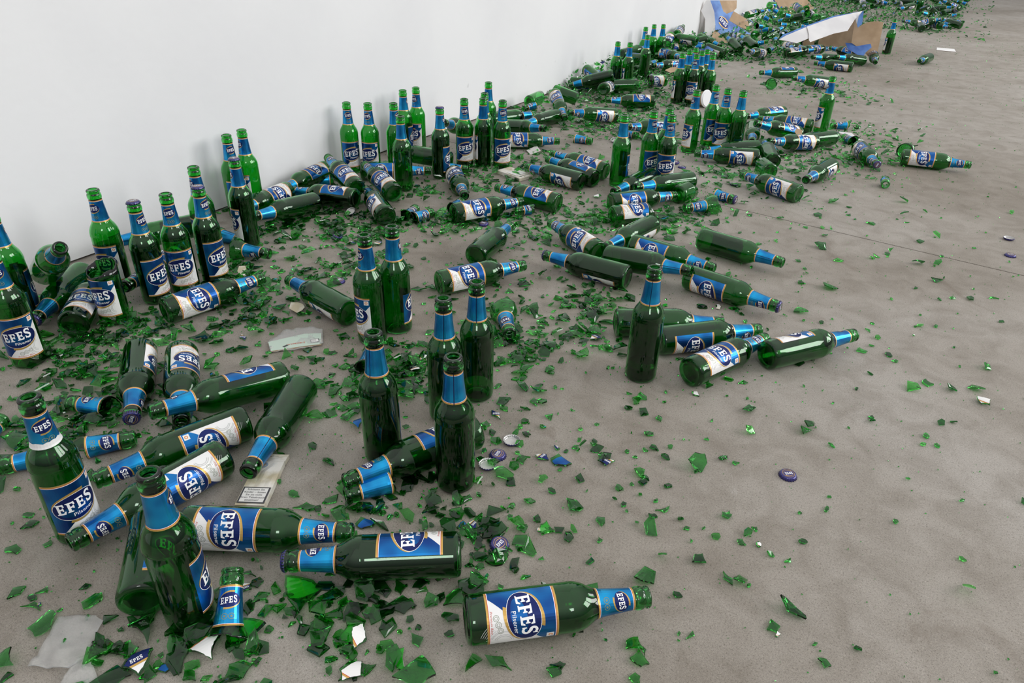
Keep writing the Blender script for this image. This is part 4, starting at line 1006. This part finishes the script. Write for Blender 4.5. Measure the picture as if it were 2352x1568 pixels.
# shards of the heap: one uncountable mass over its slope
def heap_mass():
    rn = random.Random(31); V, Fs = [], []
    for q in range(8500):
        while True:
            w_ = rn.random()
            if w_ < .30: x, y = rn.uniform(.01, .55), rn.uniform(3.2, 6)
            elif w_ < .55: x, y = rn.uniform(.01, 1.25), rn.uniform(5.4, 9)
            else: x, y = rn.uniform(.01, 2.2), rn.uniform(8.2, 14)
            h = heap_h(x, y)
            if h > .004 or rn.random() < .12: break
        s_ = .012+.045*rn.random()**1.8; z = h*rn.uniform(.0, .8)
        E_ = Euler((rn.gauss(0, .6 if h > .02 else .2), rn.gauss(0, .6 if h > .02 else .2), rn.uniform(0, 6.28))).to_matrix(); m_ = rn.choice((3, 4, 5)); a0 = rn.uniform(0, 6.28); asp = rn.uniform(.5, 1); k0 = len(V); pts = []
        for i in range(m_): a = a0+6.283*(i+rn.uniform(-.3, .3))/m_; r = s_*.5*rn.uniform(.7, 1.1); pts.append((r*math.cos(a), r*math.sin(a)*asp))
        bend = s_*s_/.034/8
        top = [Vector((p[0], p[1], -bend)) for p in pts]+[Vector((0, 0, 0))]; vs = [E_ @ v for v in top]+[E_ @ (v-Vector((0, 0, .003))) for v in top]; zl = min(v.z for v in vs)
        zz = max(z, 0)-(zl if z < .01 else 0); zz = max(zz, -zl)
        for v in vs: V.append((max(.003, x+v.x), y+v.y, zz+v.z+.0002))
        M_ = m_+1
        for i in range(m_):
            j = (i+1) % m_; Fs += [(k0+i, k0+j, k0+m_), (k0+M_+j, k0+M_+i, k0+M_+m_), (k0+i, k0+M_+i, k0+M_+j, k0+j)]
    me = bpy.data.meshes.new('glass_shards'); me.from_pydata(V, [], Fs); triple(me, 0, 2, 0); me.update()
    tag(obj('heap_glass_shards', me), 'countless green glass shards piled along the foot of the wall', 'glass shards', kind='stuff')
    # torn label scraps among them
    V, Fs, MI = [], [], []
    for q in range(420):
        while True:
            x, y = rn.uniform(.02, 1.9), rn.uniform(3.5, 13.5); h = heap_h(x, y)
            if h > .02: break
        s_ = rn.uniform(.012, .042); E_ = Euler((rn.gauss(0, .4), rn.gauss(0, .4), rn.uniform(0, 6.28))).to_matrix(); k0 = len(V); m_ = rn.choice((4, 5, 6)); z = h*.8+.012
        pts = [Vector((s_*.5*rn.uniform(.6, 1.1)*math.cos(6.283*i/m_), s_*.5*rn.uniform(.4, 1.1)*math.sin(6.283*i/m_), rn.uniform(-.002, .002))) for i in range(m_)]
        for t in (0, -.0003):
            for p in pts: v = E_ @ (p+Vector((0, 0, t))); V.append((x+v.x, y+v.y, z+v.z))
        Fs.append(tuple(range(k0, k0+m_))); Fs.append(tuple(k0+m_+i for i in reversed(range(m_)))); c = rn.choice((0, 0, 1, 1, 1, 2)); MI += [c, 0]
        for i in range(m_): j = (i+1) % m_; Fs.append((k0+i, k0+m_+i, k0+m_+j, k0+j)); MI.append(0)
    me = bpy.data.meshes.new('label_scraps'); me.from_pydata(V, [], Fs)
    for x_ in (PAPER, BLUE, NAVY): me.materials.append(x_)
    me.polygons.foreach_set('material_index', MI); me.update()
    tag(obj('label_scraps', me), 'torn blue and white label scraps mixed into the far glass heap', 'paper scraps', kind='stuff')
heap_mass()

# ---------------------------------------------------------------- cardboard
def board(name, pts3, n, thick, m1, m2, parent=None, edge=None):
    """flat cardboard piece from world points, front material m1, back m2"""
    bm = bmesh.new(); n = n.normalized(); a = [bm.verts.new(p) for p in pts3]; b_ = [bm.verts.new(p-n*thick) for p in pts3]
    o_ = pts3[0]; u = n.orthogonal().normalized(); v = n.cross(u)
    tr = tessellate_polygon([[Vector(((p-o_).dot(u), (p-o_).dot(v), 0)) for p in pts3]])
    for t in tr:
        f = bm.faces.new([a[i] for i in t]); f.normal_update()
        if f.normal.dot(n) < 0: f.normal_flip()
        f.material_index = 0
        f = bm.faces.new([b_[i] for i in t]); f.normal_update()
        if f.normal.dot(n) > 0: f.normal_flip()
        f.material_index = 1
    k_ = len(pts3)
    for i in range(k_): f = bm.faces.new((a[i], a[(i+1) % k_], b_[(i+1) % k_], b_[i])); f.material_index = 2
    bmesh.ops.recalc_face_normals(bm, faces=[f for f in bm.faces if f.material_index == 2])
    return obj(name, bm, parent, [m1, m2, edge or KRAFT])
def panel(name, px, p0, n, m1, m2, parent, thick=.003, bend=None):
    n = n.normalized()
    if n.dot(EYE-p0) < 0: n = -n
    return board(name, [on_plane(x, y, p0, n) for x, y in px], n, thick, m1, m2, parent)
def X6(l, ox, oy, s_): return [(ox+a/s_, oy+b_/s_) for a, b_ in l]
# carton leaning on the wall
g0 = at(1611, 95)+Vector((.04, 0, 0)); ca = bpy.data.objects.new('cardboard_carton', None); COL.objects.link(ca)
tag(ca, 'torn blue and white beer carton leaning against the wall behind the heap', 'carton', 'torn beer cartons')
s6 = lambda l: X6(l, 1560, 0, 7.84)
nW = Vector((.9, -.45, .25))
panel('white_panel', s6([(185, 175), (285, -10), (350, -10), (425, 200), (445, 430), (372, 605), (415, 745), (395, 752), (250, 560), (262, 330)]), g0+Vector((0, 0, .02)), Vector((.55, -.8, .15)), WHITEB, KRAFT, ca)
pB = on_plane(*s6([(440, 500)])[0], g0+Vector((0, 0, .02)), Vector((.55, -.8, .15)).normalized())
nB = Vector((.75, -.45, .45))
blue_p = panel('blue_printed_panel', s6([(350, -10), (520, -10), (590, 190), (650, 232), (775, 182), (690, 350), (900, 480), (1110, 605), (900, 580), (550, 592), (440, 520), (445, 430), (425, 200)]), pB, nB, BLUEB, KRAFT, ca)
panel('brown_flap', s6([(505, -10), (838, -10), (830, 130), (780, 182), (650, 232), (590, 190)]), pB+nB.normalized()*.02, nB+Vector((0, .2, .1)), KRAFT, WHITEB, ca)
panel('brown_flap', s6([(778, 186), (1030, 335), (1068, 525), (900, 470), (690, 350)]), pB+nB.normalized()*.008, nB+Vector((.1, 0, .2)), KRAFT, BLUEB, ca)
panel('brown_flap', s6([(372, 605), (440, 525), (560, 625), (712, 700), (712, 782), (560, 740), (415, 745)]), g0+Vector((.03, -.02, .04)), Vector((.4, -.6, .8)), KRAFT, WHITEB, ca)
def on_board(fn, c_px, ux_px, p0, n, parent, name, mats):   # artwork printed on a flat piece
    n = n.normalized()
    if n.dot(EYE-p0) < 0: n = -n
    c, q = on_plane(*c_px, p0, n), on_plane(*ux_px, p0, n); u = (q-c).normalized(); v = n.cross(u)
    bm = bmesh.new(); fn(bm)
    for w_ in bm.verts: w_.co = c+u*w_.co.x+v*w_.co.y+n*(.0012+w_.co.z)
    return obj(name, bm, parent, mats)
def logo(k_):
    def f(bm):
        disc(bm, 0, 0, .060*k_, .036*k_, 2, 0, R(5)); swoosh(bm, 0, 0, .061*k_, .037*k_, 175, 55, .011*k_, 3, .0004, R(5)); swoosh(bm, 0, 0, .061*k_, .037*k_, -5, -125, .011*k_, 3, .0004, R(5))
        efes(bm, 0, .004*k_, .098*k_, .036*k_, 5, .0008, .04)
    return f
on_board(logo(.95), s6([(590, 390)])[0], s6([(660, 480)])[0], pB, nB, ca, 'printed_logo', LM)
bpy.context.view_layer.update()
mx_ = min((c.matrix_world @ v.co).x for c in ca.children for v in c.data.vertices)
ca.location.x += max(0, .004-mx_)
# brown lid lying tilted at the wall
gb = at(1830, 42); cb = bpy.data.objects.new('cardboard_sheet', None); COL.objects.link(cb); tag(cb, 'brown cardboard lid tilted on the heap beside the wall', 'cardboard', 'torn beer cartons')
nb = Vector((.35, -.75, .75)).normalized()
panel('brown_face', s6([(1705, -20), (2300, -20), (2352, 60), (2430, 150), (2390, 160), (2455, 300), (2320, 285), (1905, 305)]), gb+Vector((0, 0, .06)), nb, KRAFT, BLUEB, cb)
panel('blue_edge_flap', s6([(1680, -20), (1712, -20), (1905, 305), (1870, 285), (1740, 120)]), gb+Vector((-.02, 0, .05)), Vector((-.2, -.95, .1)), BLUEB, KRAFT, cb)
# open carton
s7 = lambda l: X6(l, 1800, 0, 7.84)
gc = at(1838, 117); ge = at(2008, 147); gd = ge-gc; nc = Vector((gd.y, -gd.x, 0)).normalized()
if nc.dot(EYE-gc) < 0: nc = -nc
cc = bpy.data.objects.new('cardboard_carton', None); COL.objects.link(cc)
tag(cc, 'open brown carton with a large white folded flap, bottles spilling from it', 'carton', 'torn beer cartons')
nr = Vector((.25, -.9, .12))
panel('brown_back_panel', s7([(310, 850), (360, 740), (470, 700), (870, 560), (1150, 470), (1285, 350), (1230, 760), (1220, 800), (1000, 860), (800, 830), (380, 925)]), gc+Vector((.02, .12, .02)), nc, KRAFT, WHITEB, cc)
panel('brown_side_panel', s7([(1285, 345), (1335, 500), (1440, 425), (1560, 390), (1700, 380), (1800, 400), (1720, 800), (1665, 1065), (1600, 1110), (1450, 930), (1220, 770)]), ge, nr, KRAFT, BLUEB, cc)
nf = Vector((.25, -.55, .80)); pf = on_plane(*s7([(1285, 345)])[0], ge, nr.normalized())
panel('white_flap', s7([(-85, 712), (40, 640), (420, 480), (455, 640), (455, 690), (235, 778), (130, 752)]), pf, nf, WHITEB, BLUEB, cc)
panel('white_flap', s7([(420, 478), (900, 310), (1430, 195), (1285, 345), (1150, 555), (900, 605), (480, 757), (455, 725), (455, 620)]), pf+nf.normalized()*.006, nf, WHITEB, BLUEB, cc)
panel('blue_strip', s7([(-85, 705), (-10, 625), (415, 458), (890, 288), (1330, 215), (1430, 193), (900, 322), (420, 484), (40, 646)]), pf-nf.normalized()*.012, nf, BLUEB, WHITEB, cc)
panel('torn_corner', s7([(1290, 340), (1430, 188), (1442, 205), (1415, 430), (1335, 500)]), ge+nr.normalized()*-.006, nr, WHITEB, BLUEB, cc)
panel('torn_corner', s7([(1352, 290), (1430, 188), (1442, 205), (1415, 430), (1335, 498), (1320, 440)]), ge+Vector((.02, -.03, 0)), nr, BLUEB, BLUEB, cc)
panel('blue_torn_flap', s7([(1110, 770), (1400, 790), (1560, 770), (1585, 850), (1480, 940), (1450, 985), (1405, 1030), (1150, 880)]), ge+Vector((-.06, -.10, 0)), Vector((.1, -.8, .6)), BLUEB, KRAFT, cc)
def sheet(name, label, cat, px, z, n, m1, m2, thick=.002, group=None):
    p0 = at(*px[0], z); ob = panel(name, px, p0, n, m1, m2, None, thick); return tag(ob, label, cat, group)
sheet('cardboard_sheet', 'blue printed cardboard scrap poking up beyond the open carton', 'cardboard', s7([(1325, -30), (1640, -30), (1580, 40), (1510, 115), (1420, 90), (1370, 60)]), .05, Vector((.2, -.7, .7)), BLUEB, KRAFT, group='torn beer cartons')
sheet('cardboard_sheet', 'violet-blue carton scrap among the farthest bottles', 'cardboard', [(2167, -5), (2176, -5), (2196, 14), (2178, 16), (2170, 8)], .05, Vector((.2, -.7, .7)), BLUEB, KRAFT, group='torn beer cartons')
sheet('cardboard_sheet', 'blue cardboard scrap behind the tight cluster of seven bottles', 'cardboard', s6([(262, 860), (330, 828), (640, 828), (650, 860), (590, 930), (300, 900)]), .06, Vector((.1, -.6, .8)), BLUEB, KRAFT, group='torn beer cartons')
sheet('cardboard_sheet', 'small brown cardboard scrap before the tight cluster of seven bottles', 'cardboard', [(1527, 161), (1540, 155), (1562, 152), (1556, 162), (1540, 167)], .05, Vector((.1, -.4, .9)), KRAFT, KRAFT, group='torn beer cartons')
sheet('cardboard_sheet', 'brown and red scrap of carton beside the broken heap bottle', 'cardboard', s6([(1110, 480), (1335, 380), (1300, 440), (1170, 520)]), .06, Vector((.1, -.6, .8)), WHITEB, KRAFT, group='torn beer cartons')
sheet('paper_strip', 'narrow white paper strip lying alone on the far floor', 'paper strip', [(2152, 109), (2192, 112.5), (2196, 119), (2151, 115)], .003, Vector((0, 0, 1)), PAPER, PAPER, .001)
sheet('paper_card', 'folded white paper card lying beside the label-up bottle', 'paper card', [(1209, 345), (1233, 334), (1242, 346), (1219, 355)], .008, Vector((.1, -.25, 1)), mat('grey_white_card', (.56, .54, .52), .7), KRAFT, .0012)
sheet('cardboard_strip', 'crumpled white carton strip beside the broken neck right of the bare streaked bottle', 'cardboard', [(1927, 302), (1956, 305), (1968, 316), (1985, 322), (1976, 324), (1950, 311), (1928, 306)], .015, Vector((0, -.2, 1)), WHITEB, KRAFT, group='torn beer cartons')
sheet('cardboard_scrap', 'small brown paper scrap on the blue label of a lying bottle', 'paper scrap', [(1825, 302), (1830, 294), (1843, 299), (1842, 308), (1836, 309), (1834, 315)], .072, Vector((0, -.4, .9)), KRAFT, KRAFT, group='torn beer cartons')

# ---------------------------------------------------------------- cigarette packs and other litter
def frame3(c, r, d):                                  # world corner and the two edge directions of a flat thing from three photograph points
    a, b_, e_ = at(*c, .0), at(*r, .0), at(*d, .0); return a, (b_-a), (e_-a)
def pack(label, tl, tr, bl, th, deco, group=None):
    a, u, v = frame3(tl, tr, bl); W_, H_ = u.length, v.length; ex = u.normalized(); ey = -(v-ex*v.dot(ex)).normalized(); ez = ex.cross(ey)
    if ez.z < 0: ez = -ez
    root = bpy.data.objects.new('cigarette_pack', None); COL.objects.link(root); tag(root, label, 'cigarette pack', group)
    root.location = (a+u/2+v/2)
    M_ = Matrix((ex, ey, ez)).transposed().to_4x4(); root.rotation_euler = M_.to_euler()
    def box(name, x0, x1, y0, y1, z0, z1, m_, sk=0, dz=0):
        bm = bmesh.new(); rn = random.Random(5)
        nx, ny = 6, 8; T = []
        for j in range(ny+1):
            row = []
            for i in range(nx+1):
                x, y = x0+(x1-x0)*i/nx, y0+(y1-y0)*j/ny; edge = i in (0, nx) or j in (0, ny)
                row.append((bm.verts.new((x+sk*(y-y0), y, z1+(0 if edge else rn.uniform(-.0012, .0008))+dz*(y-y0))), bm.verts.new((x+sk*(y-y0), y, z0+dz*(y-y0)))))
            T.append(row)
        for j in range(ny):
            for i in range(nx):
                bm.faces.new((T[j][i][0], T[j][i+1][0], T[j+1][i+1][0], T[j+1][i][0])); bm.faces.new((T[j+1][i][1], T[j+1][i+1][1], T[j][i+1][1], T[j][i][1]))
        for i in range(nx):
            bm.faces.new((T[0][i][1], T[0][i+1][1], T[0][i+1][0], T[0][i][0])); bm.faces.new((T[ny][i+1][1], T[ny][i][1], T[ny][i][0], T[ny][i+1][0]))
        for j in range(ny):
            bm.faces.new((T[j+1][0][1], T[j][0][1], T[j][0][0], T[j+1][0][0])); bm.faces.new((T[j][nx][1], T[j+1][nx][1], T[j+1][nx][0], T[j][nx][0]))
        bmesh.ops.recalc_face_normals(bm, faces=bm.faces[:]); return obj(name, bm, root, [m_])
    body = box('pack_body', -W_/2, W_/2, -H_/2, H_/2*.74, .0008, th, CREAM)
    lid = box('flip_lid', -W_/2*1.01, W_/2*1.01, H_/2*.78, H_/2*1.06, .001, th*.85, CREAM, .12)
    if deco: deco(root, W_, H_, th)
    return root
WARN = mat('warning_paper', (.66, .65, .63), .6); SOOT = mat('warning_border', (.05, .05, .055), .6); SEAL = mat('seal_blue_grey', (.26, .33, .42), .6); FAINT = mat('faint_brown_print', (.33, .28, .19), .6)
def deco1(root, W_, H_, th):
    bm = bmesh.new(); z = th+.0012
    poly(bm, [(-W_*.47, -H_*.47), (W_*.47, -H_*.47), (W_*.47, -H_*.17), (-W_*.47, -H_*.17)], 1, z); poly(bm, [(-W_*.41, -H_*.45), (W_*.41, -H_*.45), (W_*.41, -H_*.19), (-W_*.41, -H_*.19)], 0, z+.0002)
    for i, s_ in enumerate(('Schützen Sie', 'Kinder – lassen', 'Sie sie nicht', 'Ihren Tabakrauch', 'einatmen!')): text(bm, s_, 0, -H_*(.222+i*.049), .0058, 1, z+.0005)
    for i in range(16):
        a = 6.283*i/16; disc(bm, -W_*.14+.0058*math.cos(a), H_*.27+.0058*math.sin(a), .0012, .0012, 2, z+.0002, 0, 8)
    circle_line(bm, -W_*.14, H_*.27, .0040, .0016, 2, z+.0003); disc(bm, -W_*.14, H_*.27, .0022, .0022, 3, z+.0002, 0, 10)
    for i in range(4): text(bm, '· – ·· –– · – ·– ·'[:14+i], 0, H_*(.13-i*.06), .004, 3, z+.0003)
    for i in range(3): text(bm, '— ·–', W_*.24, H_*(.30-i*.025), .0035, 2, z+.0003)
    t_ = bm
    circle_line(bm, -.006, H_*.455, .0016, .0004, 1, z); text(bm, '~~ r ~~~', 0, H_*.455, .006, 1, z)
    tag(obj('pack_print', bm, root, [WARN, SOOT, SEAL, FAINT]), 'printed health warning, seal and lettering')
pack('crushed cream cigarette pack with a black-framed warning beside the bare slanting bottle', (611, 1056), (673, 1058), (529, 1170), .012, deco1)
def deco2(root, W_, H_, th):
    bm = bmesh.new(); z = th+.0012
    poly(bm, [(-W_*.4, -H_*.1), (W_*.4, -H_*.1), (W_*.4, H_*.3), (-W_*.4, H_*.3)], 0, z)
    tag(obj('pack_print', bm, root, [WARN, SOOT]), 'pale worn print')
pack('flattened cream cigarette pack lying beside the group of four standing bottles', (1180, 389), (1150, 397), (1214, 410), .014, deco2)
def film(name, label, px, zz, th=.0006):
    c = sum((at(*p, .004) for p in px), Vector())/len(px); bm = bmesh.new(); n_ = 14; rn = random.Random(len(px))
    pts = [at(*p, .004) for p in px]; V_ = [bm.verts.new(p) for p in pts]; f = bm.faces.new(V_); f.normal_update()
    if f.normal.z < 0: f.normal_flip()
    bmesh.ops.triangulate(bm, faces=bm.faces[:]); bmesh.ops.subdivide_edges(bm, edges=bm.edges[:], cuts=9, use_grid_fill=True)
    from mathutils import noise as NZ
    for v in bm.verts: v.co.z = .0015+zz*abs(NZ.noise(v.co*22))+zz*.5*abs(NZ.noise(v.co*60))
    r_ = bmesh.ops.extrude_face_region(bm, geom=bm.faces[:]); 
    for v in [g_ for g_ in r_['geom'] if isinstance(g_, bmesh.types.BMVert)]: v.co.z += th
    bmesh.ops.recalc_face_normals(bm, faces=bm.faces[:]); ob = obj(name, bm, None, [FILM]); smooth(ob.data); return tag(ob, label, 'plastic film', 'clear plastic wrappers')
film('plastic_wrapper', 'crumpled clear plastic sheet on the floor left of the nearest shards', [(133, 1415), (220, 1413), (238, 1425), (228, 1450), (200, 1505), (160, 1538), (64, 1531), (95, 1490)], .012)
film('plastic_wrapper', 'narrow clear plastic sheet cut by the bottom picture edge', [(198, 1502), (178, 1512), (120, 1600), (240, 1600), (215, 1530)], .010)
# green-white wrapper with red print
wr = sheet('paper_wrapper', 'clear wrapper with pale green paper and red lettering on the middle floor', 'wrapper', [(616, 785), (700, 766), (738, 765), (738, 790), (700, 794), (622, 806)], .006, Vector((0, 0, 1)), MINT, MINT, .003)
cw, cu = at(690, 787, .0065), at(730, 781, .0065); ux = (cu-cw).normalized(); uy = Vector((-ux.y, ux.x, 0))
bm = bmesh.new(); text(bm, 'WYPRÓBUJ', -.010, 0, .008, 0, 0); poly(bm, [(.022, -.008), (.042, -.008), (.042, .008), (.022, .008)], 1, 0); poly(bm, [(.024, -.006), (.040, -.006), (.040, .006), (.024, .006)], 2, .0003)
poly(bm, [(-.040, -.004), (-.030, .001), (-.026, -.002), (-.036, -.009)], 1, 0)
for v in bm.verts: v.co = cw+ux*v.co.x+uy*v.co.y+Vector((0, 0, v.co.z))
obj('wrapper_print', bm, wr, [RED, SOOT, WARN])
film('plastic_wrapper', 'clear film of the wrapper with pale green paper', [(614, 786), (655, 758), (700, 752), (741, 757), (743, 790), (700, 799), (622, 809)], .010)
for a in (('torn beige paper scrap beside the face-down bottle', [(664, 708), (668, 694), (684, 694), (696, 698), (700, 705), (694, 712), (682, 718)], .010),
          ('torn beige paper scrap by the mouth of the label-up bottle', [(545, 622), (549, 611), (563, 610), (567, 620), (562, 632), (552, 633)], .012),
          ('small white paper scrap beside the lone bottle in mid floor', [(1650, 700), (1656, 703), (1653, 710), (1644, 708)], .006),
          ('white label scrap between the row of four and the carton of red print', [(339, 571), (358, 569), (360, 574), (347, 580)], .06)):
    ob = sheet('paper_scrap', a[0], 'paper scrap', a[1], a[2], Vector((.1, -.15, 1)), CREAM, PAPER, .0006, 'paper scraps on the floor')
# round white lid standing on edge with a brown paper cup
lc = at(1618, 246, .0); bm = lathe_simple([(0, .044), (.003, .046), (.006, .046), (.010, .041), (.012, .041), (.012, .036)], 40)
lid = obj('cup_lid', bm, None, [WPLASTIC], None); lid.matrix_world = Matrix.Translation(lc+Vector((0, 0, .045))) @ Matrix.Rotation(R(80), 4, 'Y') @ Matrix.Rotation(R(20), 4, 'X'); tag(lid, 'round white lid standing on edge behind the cluster of four bottles', 'lid')
bm = lathe_simple([(0, .040), (.050, .034), (.052, .030)], 32); cp = obj('paper_cup', bm, None, [KRAFT]); cp.matrix_world = lid.matrix_world @ Matrix.Translation((0, 0, -.0005)) @ Matrix.Rotation(math.pi, 4, 'X'); tag(cp, 'brown paper cup lying behind the white lid', 'paper cup')
rd = lathe_simple([(0, .002), (.004, .012), (.010, .016), (.016, .010), (.018, .002)], 9); ro = obj('red_wrapper_ball', rd, None, [mat('red_crumpled_foil', (.6, .09, .07), .4)], at(1520, 192)+Vector((0, 0, .03))); tag(ro, 'small crumpled red foil beside the broken bottle with a neck inside', 'foil')

# ---------------------------------------------------------------- nudge bottles apart so that none sinks into another
def _seg(o_):
    m_ = o_.matrix_world; return m_ @ Vector((0, 0, .030)), m_ @ Vector((0, 0, .145)), m_ @ Vector((0, 0, .235))
def _cl(p1, q1, p2, q2):
    d1, d2, r = q1-p1, q2-p2, p1-p2; a, e_, f = d1.dot(d1), d2.dot(d2), d2.dot(r); c = d1.dot(r); b_ = d1.dot(d2); den = a*e_-b_*b_
    s_ = min(1, max(0, (b_*f-c*e_)/den)) if den > 1e-9 else .5
    t = (b_*s_+f)/e_; 
    if t < 0: t = 0; s_ = min(1, max(0, -c/a))
    elif t > 1: t = 1; s_ = min(1, max(0, (b_-c)/a))
    return p1+d1*s_, p2+d2*t
bpy.context.view_layer.update()
POS = {o_.name: o_.matrix_world.translation.copy() for o_, f in BOT}
for it in range(24):
    mv = 0
    for i in range(len(BOT)):
        A_ = BOT[i][0]; sa = _seg(A_)
        for j in range(i+1, len(BOT)):
            B_ = BOT[j][0]
            if (A_.matrix_world.translation-B_.matrix_world.translation).length > .56: continue
            sb = _seg(B_)
            for (a0, a1, ra) in ((sa[0], sa[1], .0345), (sa[1], sa[2], .0175)):
                for (b0, b1, rb) in ((sb[0], sb[1], .0345), (sb[1], sb[2], .0175)):
                    p, q = _cl(a0, a1, b0, b1); d = p-q; need = ra+rb-.0005
                    if d.length < need:
                        h = Vector((d.x, d.y, 0)); dz = d.z
                        if abs(dz) > .6*need and h.length < .4*need: continue
                        hn = h.normalized() if h.length > 1e-4 else Vector((1, 0, 0)); w = (math.sqrt(max(0, need*need-dz*dz))-h.length)*.5
                        w = min(w, .006)
                        A_.matrix_world.translation += hn*w; B_.matrix_world.translation -= hn*w; mv += 1
    for o_, f in BOT:
        t = o_.matrix_world.translation; d = t-POS[o_.name]
        if d.length > .018: o_.matrix_world.translation = POS[o_.name]+d.normalized()*.018
        lim = .035
        m_ = o_.matrix_world
        for z_ in ((.02, .0345), (.15, .0345), (.255, .0165)):
            x_ = (m_ @ Vector((0, 0, z_[0]))).x
            if x_ < z_[1]: m_.translation.x += z_[1]-x_
    if not mv: break
for o_, f in BOT:
    if '_s' in o_: del o_['_s']
